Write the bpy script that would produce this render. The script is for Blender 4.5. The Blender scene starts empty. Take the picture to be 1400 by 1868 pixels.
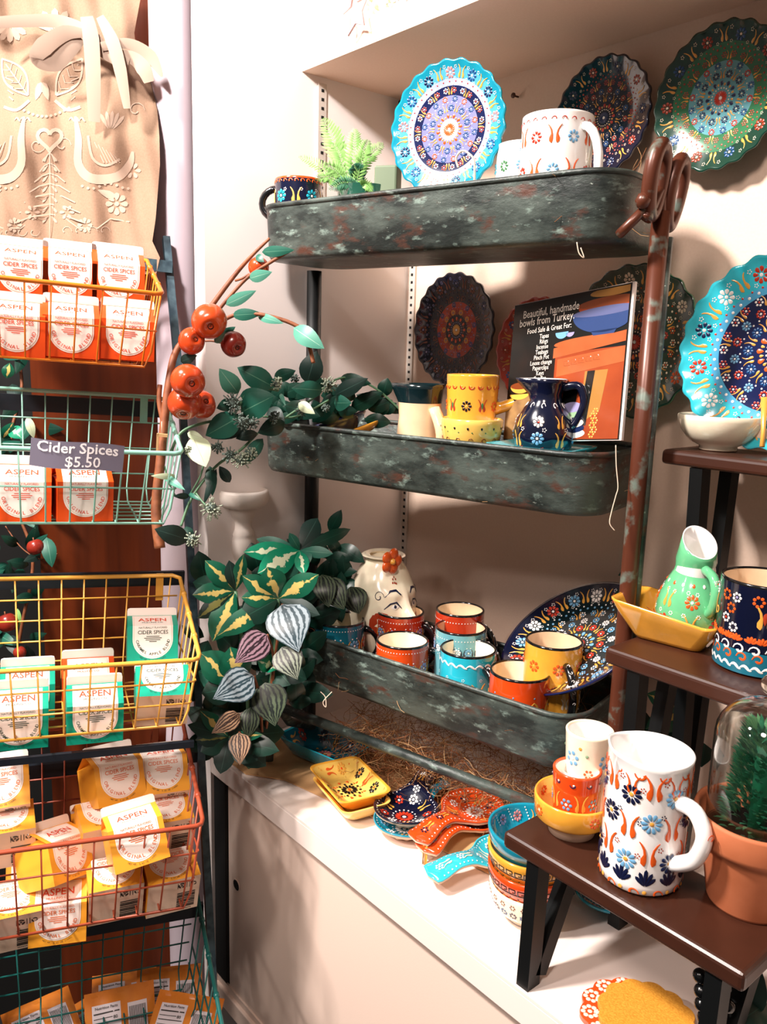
import bpy, bmesh, math, random
from mathutils import Vector as V, Matrix
R = random.Random(7)
PI = math.pi
C = bpy.context.scene.collection
SC = bpy.context.scene

# ------------------------------------------------------------------ camera
CAMH = 1.45
F = 1515.0
RC = ((0.645, 0.764, 0.029), (-0.164, 0.102, 0.981), (0.746, -0.638, 0.191))
xr = V((-1310, 334, -F)) * -1; xr.normalize()
zr = V((227, 7766, F)); zr.normalize()
yr = V((1815, 242.6, -F)); yr.normalize()
zr = (zr - xr * zr.dot(xr)).normalized(); yr = zr.cross(xr)
WC = Matrix((xr, yr, zr))            # rows are the world axes in camera coordinates
cam = bpy.data.objects.new('camera', bpy.data.cameras.new('camera'))
C.objects.link(cam); SC.camera = cam
cam.matrix_world = Matrix.Translation((0, 0, CAMH)) @ WC.to_4x4()
cam.data.sensor_fit = 'VERTICAL'; cam.data.sensor_height = 24
cam.data.lens = F * 24 / 1868
cam.data.clip_start = 0.02

def ray(u, v):
    return WC @ V((u - 700, 934 - v, -F))
def atd(u, v, d):
    return ray(u, v) * (d / F) + V((0, 0, CAMH))
def atz(u, v, z):
    r = ray(u, v); return r * ((z - CAMH) / r.z) + V((0, 0, CAMH))
def aty(u, v, y):
    r = ray(u, v); return r * (y / r.y) + V((0, 0, CAMH))

# ------------------------------------------------------------------ light
SC.view_settings.view_transform = 'Standard'
SC.view_settings.look = 'None'
SC.view_settings.gamma = 1
SC.view_settings.exposure = 0.0
SC.view_settings.use_curve_mapping = False
w = bpy.data.worlds.new('world'); SC.world = w; w.use_nodes = True
w.node_tree.nodes['Background'].inputs[0].default_value = (1.0, 0.86, 0.78, 1)
w.node_tree.nodes['Background'].inputs[1].default_value = 0.16
def area(name, loc, target, size, power, col, shape='DISK'):
    l = bpy.data.lights.new(name, 'AREA'); l.shape = shape; l.size = size; l.energy = power; l.color = col
    o = bpy.data.objects.new(name, l); C.objects.link(o); o.location = loc
    o.rotation_euler = (V(target) - V(loc)).to_track_quat('-Z', 'Y').to_euler()
    return o
area('ceiling_or_added_spot', (-1.15, -0.55, 2.72), (-0.9, 0.75, 1.1), 0.22, 98, (1.0, 0.92, 0.87))
area('ceiling_or_added_spot', (0.0, -0.75, 2.7), (-0.6, 0.9, 1.3), 0.4, 27, (1.0, 0.85, 0.76))
def spot(name, loc, target, power, ang, col, rad=.06):
    l = bpy.data.lights.new(name, 'SPOT'); l.energy = power; l.spot_size = math.radians(ang); l.spot_blend = .9; l.color = col; l.shadow_soft_size = rad
    o = bpy.data.objects.new(name, l); C.objects.link(o); o.location = loc; o.rotation_euler = (V(target) - V(loc)).to_track_quat('-Z', 'Y').to_euler()
spot('ceiling_or_added_spot', (-0.45, -0.25, 2.35), (-1.27, .66, 1.83), 125, 38, (1.0, .94, .92))
spot('ceiling_or_added_spot', (-0.35, -0.75, 1.95), (-1.10, .45, .92), 34, 34, (1.0, .92, .86))  # extra spot, added to brighten the cartons in the red basket
spot('ceiling_or_added_spot', (-0.95, -1.1, 2.3), (-0.72, .64, .50), 85, 40, (1.0, .90, .85))  # added spot, brightens the cabinet door and counter front

# ------------------------------------------------------------------ materials
def lin(h):
    h = h.lstrip('#'); c = [int(h[i:i + 2], 16) / 255 for i in (0, 2, 4)]
    return tuple(x / 12.92 if x < 0.04045 else ((x + 0.055) / 1.055) ** 2.4 for x in c) + (1,)
MATS = {}
def mat(name, col, rough=0.5, metal=0.0, coat=0.0, noise=0.0, nscale=40, col2=None, bump=0.0, spec=0.5, nc=0.5):
    if name in MATS: return MATS[name]
    m = bpy.data.materials.new(name); m.use_nodes = True; nt = m.node_tree; b = nt.nodes['Principled BSDF']
    c = lin(col); b.inputs['Base Color'].default_value = c
    b.inputs['Roughness'].default_value = rough; b.inputs['Metallic'].default_value = metal
    b.inputs['Coat Weight'].default_value = coat; b.inputs['Coat Roughness'].default_value = 0.08
    b.inputs['Specular IOR Level'].default_value = spec
    if noise or bump:
        tc = nt.nodes.new('ShaderNodeTexCoord'); n = nt.nodes.new('ShaderNodeTexNoise')
        n.inputs['Scale'].default_value = nscale; n.inputs['Detail'].default_value = 5
        nt.links.new(tc.outputs['Object'], n.inputs['Vector'])
        if noise:
            r = nt.nodes.new('ShaderNodeValToRGB'); r.color_ramp.elements[0].position = nc - noise / 2; r.color_ramp.elements[1].position = nc + noise / 2
            r.color_ramp.elements[0].color = c
            r.color_ramp.elements[1].color = lin(col2) if col2 else tuple(min(1, x * 1.35) for x in c[:3]) + (1,)
            nt.links.new(n.outputs['Fac'], r.inputs['Fac']); nt.links.new(r.outputs['Color'], b.inputs['Base Color'])
        if bump:
            bp = nt.nodes.new('ShaderNodeBump'); bp.inputs['Strength'].default_value = bump; bp.inputs['Distance'].default_value = 0.002
            nt.links.new(n.outputs['Fac'], bp.inputs['Height']); nt.links.new(bp.outputs['Normal'], b.inputs['Normal'])
    MATS[name] = m; return m
PAINT = dict(white='#f7efe9', cream='#f6dfc4', red='#c2341c', orange='#e25a1c', rust='#a8391c', navy='#101636', teal='#0d6a7a', turq='#1fa3b8',
    gold='#e7a545', yellow='#e8b04a', green='#3c7a48', black='#0e0d10', pink='#e98a86', lblue='#6fa6cc', blue='#1f4f86', dkblue='#16264e',
    sage='#8fb08a', brown='#7b3b1c', purple='#3a2346', lilac='#9a94bd', mint='#79c39c')
for k, c in PAINT.items():
    mat('paint_' + k, c, 0.28, coat=0.5)
for k, c in dict(navy='#0b1028', teal='#136478', turq='#25a9bd', lturq='#2fb0c0', dkturq='#0f7f96', orange='#cf4414', red='#a52f16', yellow='#dc9a34', lyellow='#e9b95c',
        cream='#f3dcc2', white='#f8eee6', green='#2f6b46', dgreen='#12382c', mint='#5fae7c', black='#0c0c0e', blue='#1a4f86', lblue='#4a9cc4', indigo='#111a44', darktop='#0c1f24', darkteal='#0b1c20', greenblue='#5f9aa4', tan='#d9b995', lilac='#7778ae', pale='#9aa4c4').items():
    mat('glaze_' + k, c, 0.16, coat=0.8, noise=0.5, nscale=30, col2=None if k not in ('navy', 'black') else c)
mat('unglazed', '#e6c4a8', 0.65)
def tray_mat():
    m = bpy.data.materials.new('patina'); m.use_nodes = True; nt = m.node_tree; b = nt.nodes['Principled BSDF']
    tc = nt.nodes.new('ShaderNodeTexCoord'); mp = nt.nodes.new('ShaderNodeMapping'); mp.inputs['Scale'].default_value = (1, 1, 2.2)
    nt.links.new(tc.outputs['Object'], mp.inputs['Vector'])
    def nz(scale, lo, hi, det=8, rgh=0.65):
        n = nt.nodes.new('ShaderNodeTexNoise'); n.inputs['Scale'].default_value = scale; n.inputs['Detail'].default_value = det; n.inputs['Roughness'].default_value = rgh
        nt.links.new(mp.outputs['Vector'], n.inputs['Vector'])
        r = nt.nodes.new('ShaderNodeMapRange'); r.inputs['From Min'].default_value = lo; r.inputs['From Max'].default_value = hi
        nt.links.new(n.outputs['Fac'], r.inputs['Value']); return r.outputs['Result']
    def mix(f, a, c):
        x = nt.nodes.new('ShaderNodeMix'); x.data_type = 'RGBA'
        nt.links.new(f, x.inputs[0])
        if isinstance(a, tuple): x.inputs[6].default_value = a
        else: nt.links.new(a, x.inputs[6])
        x.inputs[7].default_value = c; return x.outputs[2]
    c = mix(nz(9, 0.42, 0.6), lin('#222927'), lin('#525c56'))
    c = mix(nz(17, 0.55, 0.66), c, lin('#54352a'))
    c = mix(nz(30, 0.57, 0.70), c, lin('#8a9e94'))
    c = mix(nz(70, 0.66, 0.74), c, lin('#c5d0c4'))
    nt.links.new(c, b.inputs['Base Color'])
    b.inputs['Metallic'].default_value = 0.1; b.inputs['Roughness'].default_value = 0.42
    bp = nt.nodes.new('ShaderNodeBump'); bp.inputs['Strength'].default_value = 0.25; bp.inputs['Distance'].default_value = 0.002
    nt.links.new(nz(60, 0.3, 0.7), bp.inputs['Height']); nt.links.new(bp.outputs['Normal'], b.inputs['Normal'])
    MATS['patina'] = m
tray_mat()
mat('bronze', '#5c3020', 0.33, metal=0.2, noise=0.1, nscale=38, col2='#6f7a70', nc=.63)
mat('post_dark', '#131414', 0.4, metal=0.3)
mat('wall_plaster', '#dfc3ae', 0.62, noise=0.6, nscale=300, col2='#e5cbb8', bump=0.05)
mat('pillar_plaster', '#f1e6e0', 0.6)
mat('panel_plaster', '#e0d2c4', 0.55, bump=0.04, nscale=200)
mat('counter_lam', '#f2e3da', 0.42)
mat('door_lam', '#e8cfbf', 0.55, bump=0.05, nscale=500)
mat('column_white', '#d9c8d0', 0.35)
mat('gap_black', '#050505', 0.8)
mat('metal_slot', '#d8cdc2', 0.4, metal=0.2)
mat('walnut', '#331a10', 0.36, noise=0.5, nscale=9, col2='#472519', coat=0.1)
mat('walnut_edge', '#9a5f45', 0.35)
mat('bench_metal', '#0f1112', 0.45, metal=0.4)
mat('kraft', '#c99a68', 0.75, noise=0.4, nscale=20, col2='#d8aa78')
mat('terracotta', '#b5633a', 0.75, noise=0.5, nscale=30, col2='#c4714a', bump=0.08)
mat('soil', '#2b1c12', 0.9)
mat('stem_brown', '#6e3a20', 0.6, noise=0.4, nscale=60, col2='#9a5a36', bump=0.3)
mat('stem_green', '#557a5a', 0.5)
mat('apple_red', '#b3301a', 0.22, noise=0.5, nscale=14, col2='#d2521f', coat=0.4)
mat('apple_dark', '#7e1f1a', 0.25, noise=0.5, nscale=14, col2='#a33420', coat=0.3)
mat('calyx', '#1c1410', 0.6)
mat('fiber', '#94592e', 0.7)
mat('fiber_light', '#c69a6a', 0.6)
mat('linen', '#806550', 0.9, noise=0.5, nscale=400, col2='#8b6f5a', bump=0.15)
mat('linen_print', '#a08876', 0.9)
mat('ribbon', '#968070', 0.85)
mat('candle_white', '#e8dcd2', 0.4)
mat('berry_grey', '#5c6a62', 0.7)
mat('berry_pale', '#97a08c', 0.7)
mat('carton_orange', '#dc4b10', 0.35); mat('carton_teal', '#0e9c80', 0.35); mat('carton_yellow', '#eda02f', 0.38)
mat('carton_board', '#f0d4bc', 0.6); mat('carton_white', '#f7e8de', 0.5); mat('carton_line', '#e9b99a', 0.5)
mat('ink_red', '#dc4a28', 0.5); mat('ink_black', '#2b2320', 0.5); mat('ink_green', '#23402f', 0.5); mat('ink_orange', '#e07038', 0.5)
mat('sign_card', '#756f80', 0.5); mat('sign_white', '#f4eef0', 0.5)
mat('wire_orange', '#d9781c', 0.35); mat('wire_teal', '#8cc3b0', 0.35); mat('wire_yellow', '#e5a544', 0.35); mat('wire_red', '#a5492f', 0.35); mat('wire_dteal', '#0f5550', 0.35)
mat('slate_bar', '#22343e', 0.4, noise=0.2, nscale=60, col2='#3c5058')
mat('navy_bar', '#0c1620', 0.5)
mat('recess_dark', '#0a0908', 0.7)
mat('pouch', '#b8641f', 0.25, noise=0.5, nscale=25, col2='#d07f30'); mat('pouch_label', '#cfc4c8', 0.4)
mat('gold_glitter', '#c07a1e', 0.5, noise=0.5, nscale=500, col2='#e0a03a', bump=0.4)
mat('poster_black', '#0d100f', 0.3, coat=0.4); mat('poster_wood', '#8c3617', 0.3, coat=0.4, noise=.5, nscale=20, col2='#a2461f'); mat('poster_wood2', '#a94e26', 0.3, coat=0.4, noise=.5, nscale=20, col2='#bb6236'); mat('poster_blue', '#2c4272', .3, coat=.4); mat('poster_lilac', '#5a6088', .3, coat=.4); mat('poster_tan', '#a9773a', .3, coat=.4); mat('poster_rock', '#7a5a3c', 0.4, noise=0.5, nscale=60, col2='#a58050')
mat('poster_text', '#e8dfd4', 0.4)
mat('starwire', '#d9b9bd', 0.5); mat('blossom', '#e6cfd4', 0.7)
mat('string', '#d9c4ae', 0.8)
mat('bead', '#08090a', 0.2)
mat('nail', '#4a2a1c', 0.5)
def wood_mat():
    m = bpy.data.materials.new('wood_panel'); m.use_nodes = True; nt = m.node_tree; b = nt.nodes['Principled BSDF']
    tc = nt.nodes.new('ShaderNodeTexCoord'); mp = nt.nodes.new('ShaderNodeMapping'); mp.inputs['Scale'].default_value = (30, 30, 1.5)
    n = nt.nodes.new('ShaderNodeTexNoise'); n.inputs['Scale'].default_value = 1; n.inputs['Detail'].default_value = 4
    r = nt.nodes.new('ShaderNodeValToRGB'); r.color_ramp.elements[0].color = lin('#4a1d0c'); r.color_ramp.elements[1].color = lin('#6f2f13')
    r.color_ramp.elements[0].position = .3; r.color_ramp.elements[1].position = .7
    nt.links.new(tc.outputs['Object'], mp.inputs['Vector']); nt.links.new(mp.outputs['Vector'], n.inputs['Vector']); nt.links.new(n.outputs['Fac'], r.inputs['Fac']); nt.links.new(r.outputs['Color'], b.inputs['Base Color'])
    b.inputs['Roughness'].default_value = .3; MATS['wood_panel'] = m
wood_mat()
def leaf_mat(name, base, second, kind, rough=0.35, third=None):
    m = bpy.data.materials.new(name); m.use_nodes = True; nt = m.node_tree; b = nt.nodes['Principled BSDF']
    uv = nt.nodes.new('ShaderNodeUVMap'); uv.uv_map = 'UVMap'
    sp = nt.nodes.new('ShaderNodeSeparateXYZ'); nt.links.new(uv.outputs[0], sp.inputs[0])
    def math_(op, a, c=None):
        n = nt.nodes.new('ShaderNodeMath'); n.operation = op
        for i, x in enumerate((a, c)):
            if x is None: continue
            if isinstance(x, (int, float)): n.inputs[i].default_value = x
            else: nt.links.new(x, n.inputs[i])
        return n.outputs[0]
    tc = nt.nodes.new('ShaderNodeTexCoord')
    nz = nt.nodes.new('ShaderNodeTexNoise'); nz.inputs['Scale'].default_value = 90 if kind != 'pep' else 160; nt.links.new(tc.outputs['Object'], nz.inputs['Vector'])
    nv = math_('SUBTRACT', nz.outputs['Fac'], 0.5)
    a = math_('ABSOLUTE', math_('SUBTRACT', sp.outputs['X'], 0.5))   # 0 middle .. .5 edge
    if kind == 'pep':
        s = math_('SINE', math_('MULTIPLY', math_('ADD', a, math_('MULTIPLY', nv, 0.10)), 2 * PI * 6.6))
        f = math_('MULTIPLY', math_('ADD', math_('MULTIPLY', s, -1.6), 0.75), 1.0)
    elif kind == 'var':
        w_ = math_('ADD', math_('MULTIPLY', nv, 0.75), 0.13)
        w2 = math_('MULTIPLY', math_('SINE', math_('MULTIPLY', sp.outputs['Y'], PI)), w_)
        f = math_('MULTIPLY', math_('SUBTRACT', w2, math_('SUBTRACT', a, 0.02)), 30)
    else:
        f = math_('MULTIPLY', math_('SUBTRACT', 0.022, a), 60)
    cl = nt.nodes.new('ShaderNodeClamp'); nt.links.new(f, cl.inputs[0])
    x = nt.nodes.new('ShaderNodeMix'); x.data_type = 'RGBA'; nt.links.new(cl.outputs[0], x.inputs[0]); x.inputs[6].default_value = lin(base); x.inputs[7].default_value = lin(second)
    nt.links.new(x.outputs[2], b.inputs['Base Color']); b.inputs['Roughness'].default_value = rough
    MATS[name] = m
leaf_mat('leaf_var', '#12573f', '#cdb468', 'var', .3)
leaf_mat('leaf_var_pale', '#138a66', '#dfe6c4', 'var', .3)
leaf_mat('leaf_var_dark', '#07241c', '#6d6a34', 'var', .35)
leaf_mat('leaf_pep_silver', '#2c4048', '#8e9ba2', 'pep', .3)
leaf_mat('leaf_pep_pink', '#2a1a22', '#947480', 'pep', .35)
leaf_mat('leaf_pep_green', '#171c1a', '#7d8474', 'pep', .35)
leaf_mat('leaf_pep_dark', '#0f1a17', '#4d5a44', 'pep', .4)
leaf_mat('leaf_pep_brown', '#2c150f', '#a07e62', 'pep', .4)
leaf_mat('leaf_euc', '#1f5f4e', '#5f947a', 'mid', .45)
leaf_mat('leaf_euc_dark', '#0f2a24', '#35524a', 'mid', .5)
leaf_mat('leaf_euc_light', '#4f9580', '#a8ccb4', 'mid', .45)
leaf_mat('leaf_pale', '#b3bd9c', '#8a8468', 'mid', .5)
leaf_mat('leaf_fern', '#7fae5c', '#a8c97a', 'mid', .5)
leaf_mat('leaf_fern_dark', '#2f6a4c', '#5c8f6a', 'mid', .5)
leaf_mat('leaf_needle', '#1f7a55', '#7fb78c', 'mid', .4)
leaf_mat('leaf_needle_light', '#5f9c68', '#9cc492', 'mid', .4)
leaf_mat('leaf_blossom', '#e6cfd4', '#d8b4bc', 'mid', .6)
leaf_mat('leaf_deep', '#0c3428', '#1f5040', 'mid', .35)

# ------------------------------------------------------------------ mesh builder
class MB:
    def __init__(s): s.v = []; s.f = []; s.m = []; s.uv = []; s.sm = []; s.names = []
    def mi(s, n):
        if n not in s.names: s.names.append(n)
        return s.names.index(n)
    def add(s, vs, fs, m, smooth=True, uvs=None, T=None):
        b = len(s.v); k = s.mi(m) if isinstance(m, str) else None
        s.v += [tuple(T @ V(p)) if T else tuple(p) for p in vs]
        for i, f in enumerate(fs):
            s.f.append(tuple(b + j for j in f)); s.m.append(k if k is not None else s.mi(m[i])); s.sm.append(smooth)
            s.uv.append([uvs[j] for j in f] if uvs else None)
    def box(s, c, d, m, bev=0.0, T=None, seg=2):
        if bev <= 0:
            x, y, z = d[0] / 2, d[1] / 2, d[2] / 2
            vs = [(c[0] + a * x, c[1] + b * y, c[2] + e * z) for a in (-1, 1) for b in (-1, 1) for e in (-1, 1)]
            s.add(vs, [(0, 1, 3, 2), (4, 6, 7, 5), (0, 4, 5, 1), (2, 3, 7, 6), (0, 2, 6, 4), (1, 5, 7, 3)], m, False, T=T); return
        bm = bmesh.new(); bmesh.ops.create_cube(bm, size=1)
        for v in bm.verts: v.co = V((v.co.x * d[0] + c[0], v.co.y * d[1] + c[1], v.co.z * d[2] + c[2]))
        bmesh.ops.bevel(bm, geom=bm.edges[:], offset=bev, segments=seg, affect='EDGES', profile=0.5)
        bm.verts.index_update()
        s.add([v.co[:] for v in bm.verts], [tuple(v.index for v in f.verts) for f in bm.faces], m, False, T=T); bm.free()
    def tube(s, pts, r, m, n=8, closed=False, cap=True, sx=1.0):
        pts = [V(p) for p in pts]; N = len(pts)
        rs = r if isinstance(r, (list, tuple)) else [r] * N
        tan = []
        for i in range(N):
            a = pts[(i - 1) % N] if (closed or i) else pts[i]; b = pts[(i + 1) % N] if (closed or i < N - 1) else pts[i]
            t = (b - a); tan.append(t.normalized() if t.length > 1e-9 else V((0, 0, 1)))
        up = V((0, 0, 1)) if abs(tan[0].z) < 0.9 else V((1, 0, 0))
        u = tan[0].cross(up).normalized(); vs = []
        for i in range(N):
            u = (u - tan[i] * u.dot(tan[i])).normalized(); w_ = tan[i].cross(u)
            for k in range(n):
                a = 2 * PI * k / n; vs.append(pts[i] + (u * math.cos(a) * sx + w_ * math.sin(a)) * rs[i])
        fs = []
        for i in range(N if closed else N - 1):
            j = (i + 1) % N
            for k in range(n):
                l = (k + 1) % n; fs.append((i * n + k, i * n + l, j * n + l, j * n + k))
        if cap and not closed:
            fs.append(tuple(range(n))[::-1]); fs.append(tuple((N - 1) * n + k for k in range(n)))
        s.add(vs, fs, m)
    def lathe(s, prof, m, n=40, mod=None, T=None, closed=False):
        vs = []; fs = []; ms = []
        P = len(prof)
        for i, p in enumerate(prof):
            for k in range(n):
                a = 2 * PI * k / n; r = p[0] * (mod(a, i) if mod else 1)
                vs.append((r * math.cos(a), r * math.sin(a), p[1]))
        for i in range(P if closed else P - 1):
            j = (i + 1) % P
            for k in range(n):
                l = (k + 1) % n; fs.append((i * n + k, i * n + l, j * n + l, j * n + k)); ms.append(m[i] if isinstance(m, (list, tuple)) else m)
        s.add(vs, fs, ms, T=T)
    def grid(s, fn, nu, nv, m, uv=False, smooth=True, closeu=False):
        vs = []; uvs = []
        for j in range(nv + 1):
            for i in range(nu + 1):
                vs.append(fn(i / nu, j / nv)); uvs.append((i / nu, j / nv))
        fs = [(j * (nu + 1) + i, j * (nu + 1) + i + 1, (j + 1) * (nu + 1) + i + 1, (j + 1) * (nu + 1) + i) for j in range(nv) for i in range(nu)]
        s.add(vs, fs, m, smooth, uvs)
    def prism(s, poly, y0, y1, m, axis='z', T=None):
        n = len(poly)
        mk = (lambda a, b, h: (a, b, h)) if axis == 'z' else (lambda a, b, h: (a, h, b))
        vs = [mk(a, b, y0) for a, b in poly] + [mk(a, b, y1) for a, b in poly]
        fs = [tuple(range(n))[::-1], tuple(range(n, 2 * n))] + [(i, (i + 1) % n, n + (i + 1) % n, n + i) for i in range(n)]
        s.add(vs, fs, m, False, T=T)
    def build(s, name, parent=None, M=None, label=None, cat=None, group=None, kind=None, normals=False, world=False):
        if parent and world:
            I = parent.matrix_basis.inverted(); s.v = [tuple(I @ V(p)) for p in s.v]
        if parent is None and M is None and kind != 'structure':
            lo = [min(p[i] for p in s.v) for i in range(3)]; hi = [max(p[i] for p in s.v) for i in range(3)]
            b = ((lo[0] + hi[0]) / 2, (lo[1] + hi[1]) / 2, lo[2]); s.v = [(p[0] - b[0], p[1] - b[1], p[2] - b[2]) for p in s.v]; M = Matrix.Translation(b)
        me = bpy.data.meshes.new(name); me.from_pydata(s.v, [], s.f)
        for n in s.names: me.materials.append(MATS[n])
        me.polygons.foreach_set('material_index', s.m)
        me.polygons.foreach_set('use_smooth', s.sm)
        if any(u is not None for u in s.uv):
            l = me.uv_layers.new(name='UVMap'); flat = []
            for f, u in zip(s.f, s.uv):
                flat += [c for p in (u or [(0, 0)] * len(f)) for c in p]
            l.data.foreach_set('uv', flat)
        me.update()
        if normals:
            bm = bmesh.new(); bm.from_mesh(me); bmesh.ops.recalc_face_normals(bm, faces=bm.faces); bm.to_mesh(me); bm.free()
        o = bpy.data.objects.new(name, me); C.objects.link(o)
        if parent: o.parent = parent
        if M is not None: o.matrix_world = M
        tag(o, label, cat, group, kind); return o
def tag(o, label=None, cat=None, group=None, kind=None):
    if label: o['label'] = label
    if cat: o['category'] = cat
    if group: o['group'] = group
    if kind: o['kind'] = kind
def thing(name, label, cat, M=None, group=None):
    o = bpy.data.objects.new(name, None); C.objects.link(o); o.empty_display_size = 0.02
    if M is not None: o.matrix_world = M
    tag(o, label, cat, group); return o
def children(o): return [c for c in bpy.data.objects if c.parent == o]
def dup(root, M, label, group=None):
    r = root.copy(); C.objects.link(r); r.matrix_world = M; r['label'] = label
    if group: r['group'] = group
    for ch in children(root):
        c = ch.copy(); C.objects.link(c); c.parent = r
        for g in children(ch):
            d = g.copy(); C.objects.link(d); d.parent = c
    return r
def frame(o, x=None, y=None, z=None):
    if z is not None and y is not None:
        z = V(z).normalized(); y = V(y); y = (y - z * y.dot(z)).normalized(); x = y.cross(z)
    elif x is not None and z is not None:
        z = V(z).normalized(); x = V(x); x = (x - z * x.dot(z)).normalized(); y = z.cross(x)
    m = Matrix((x, y, z)).transposed().to_4x4(); m.translation = V(o); return m
def up(o, ang=49.5): return Matrix.Translation(V(o)) @ Matrix.Rotation(math.radians(ang), 4, 'Z')

# ------------------------------------------------------------------ painted relief
class Dec:
    def __init__(s, mb, M, lift=0.0003): s.mb = mb; s.M = M; s.l = lift
    def P(s, x, y, h):
        p, n = s.M(x, y); return tuple(V(p) + V(n) * (s.l + h))
    def poly(s, pts, m, h=0.0006, c=None):
        n = len(pts); cx = sum(p[0] for p in pts) / n; cy = sum(p[1] for p in pts) / n
        vs = [s.P(x, y, 0) for x, y in pts] + [s.P(cx + (x - cx) * .6, cy + (y - cy) * .6, h * .85) for x, y in pts] + [s.P(cx, cy, h)]
        fs = [(i, (i + 1) % n, n + (i + 1) % n, n + i) for i in range(n)] + [(n + i, n + (i + 1) % n, 2 * n) for i in range(n)]
        s.mb.add(vs, fs, 'paint_' + m)
    def dot(s, x, y, r, m, n=7, h=None):
        h = h if h is not None else min(r * .45, .0012)
        vs = [s.P(x + r * math.cos(2 * PI * i / n), y + r * math.sin(2 * PI * i / n), 0) for i in range(n)] + [s.P(x, y, h)]
        s.mb.add(vs, [(i, (i + 1) % n, n) for i in range(n)], 'paint_' + m)
    def petal(s, x, y, a, r0, r1, w_, m):
        ca, sa = math.cos(a), math.sin(a); L = r1 - r0
        prof = [(0, .0), (.25, .3), (.6, .5), (.85, .42), (1, .0), (.85, -.42), (.6, -.5), (.25, -.3)]
        pts = [(x + ca * (r0 + t * L) - sa * q * w_, y + sa * (r0 + t * L) + ca * q * w_) for t, q in prof]
        cx, cy = x + ca * (r0 + .6 * L), y + sa * (r0 + .6 * L)
        vs = [s.P(a_, b_, 0) for a_, b_ in pts] + [s.P(cx, cy, min(w_ * .35, .0011))]
        s.mb.add(vs, [(i, (i + 1) % 8, 8) for i in range(8)], 'paint_' + m)
    def stroke(s, pts, ws, m, h=0.0005):
        n = len(pts)
        if not isinstance(ws, (list, tuple)): ws = [ws] * n
        vs = []
        for i in range(n):
            a = pts[max(0, i - 1)]; b = pts[min(n - 1, i + 1)]; dx, dy = b[0] - a[0], b[1] - a[1]; L = math.hypot(dx, dy) or 1
            nx, ny = -dy / L * ws[i] / 2, dx / L * ws[i] / 2; x, y = pts[i]
            vs += [s.P(x + nx, y + ny, 0), s.P(x, y, h), s.P(x - nx, y - ny, 0)]
        fs = []
        for i in range(n - 1):
            fs += [(3 * i, 3 * i + 1, 3 * i + 4, 3 * i + 3), (3 * i + 1, 3 * i + 2, 3 * i + 5, 3 * i + 4)]
        s.mb.add(vs, fs, 'paint_' + m)
    def flower(s, x, y, r, m, cm=None, n=8, rot=0, fat=1.0):
        for i in range(n):
            s.petal(x, y, rot + 2 * PI * i / n, r * .3, r, r * 2.4 / n * 1.6 * fat, m)
        if cm: s.dot(x, y, r * .22, cm)
    def dots(s, x, y, r, m, cm=None, n=6, rot=0):
        for i in range(n):
            a = rot + 2 * PI * i / n; s.dot(x + r * .7 * math.cos(a), y + r * .7 * math.sin(a), r * .27, m)
        if cm: s.dot(x, y, r * .26, cm)
    def tulip(s, x, y, a, z, m, m2=None):
        ca, sa = math.cos(a), math.sin(a)
        T = lambda p: (x + (p[1] * ca - p[0] * sa) * z, y + (p[1] * sa + p[0] * ca) * z)
        for g in (1, -1):
            s.stroke([T((g * q, t)) for q, t in ((.46, 1.05), (.34, .92), (.22, .7), (.17, .45), (.22, .2), (.22, .02), (.18, -.1))], [z * k for k in (.05, .09, .11, .13, .26, .24, .06)], m)
        if m2: s.petal(x, y, a, z * .1, z * .75, z * .22, m2)
    def curl(s, x, y, r, m, w_, a0=0, turns=1.2, d=1, n=12):
        pts = [(x + r * (1 - .75 * i / n) * math.cos(a0 + d * turns * 2 * PI * i / n), y + r * (1 - .75 * i / n) * math.sin(a0 + d * turns * 2 * PI * i / n)) for i in range(n + 1)]
        s.stroke(pts, [w_ * (.5 + .7 * i / n) for i in range(n + 1)], m)
    def wave(s, x0, x1, y, amp, per, m, w_, n=8):
        k = int((x1 - x0) / per) ; per = (x1 - x0) / k
        for j in range(k):
            xs = x0 + j * per
            s.stroke([(xs + per * 1.15 * i / n, y + amp * math.sin(2 * PI * i / n * .9 - .5)) for i in range(n + 1)], [w_ * (.4 + math.sin(PI * i / n)) for i in range(n + 1)], m)
    def key(s, x0, x1, y, hgt, m, w_):
        k = max(1, int((x1 - x0) / (hgt * 1.5))); p = (x1 - x0) / k
        for j in range(k):
            xs = x0 + j * p
            s.stroke([(xs, y), (xs, y + hgt), (xs + p * .7, y + hgt), (xs + p * .7, y + hgt * .4), (xs + p * .38, y + hgt * .4)], w_, m)
            s.stroke([(xs, y), (xs + p * .2, y), (xs + p, y)], w_, m)
_TX = {}
def text_geo(t, bold=0.0):
    if (t, bold) in _TX: return _TX[(t, bold)]
    cu = bpy.data.curves.new('t', 'FONT'); cu.body = t; cu.size = 1; cu.resolution_u = 2; cu.offset = bold; cu.align_x = 'CENTER'
    o = bpy.data.objects.new('t', cu); C.objects.link(o); bpy.context.view_layer.update()
    me = bpy.data.meshes.new_from_object(o.evaluated_get(bpy.context.evaluated_depsgraph_get()))
    g = ([(v.co.x, v.co.y) for v in me.vertices], [tuple(p.vertices) for p in me.polygons])
    bpy.data.objects.remove(o); bpy.data.curves.remove(cu); bpy.data.meshes.remove(me)
    _TX[(t, bold)] = g; return g
def text(mb, t, size, fn, m, bold=0.0, sx=1.0):
    vs, fs = text_geo(t, bold)
    mb.add([fn(x * size * sx, y * size) for x, y in vs], fs, m, False)
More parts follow.
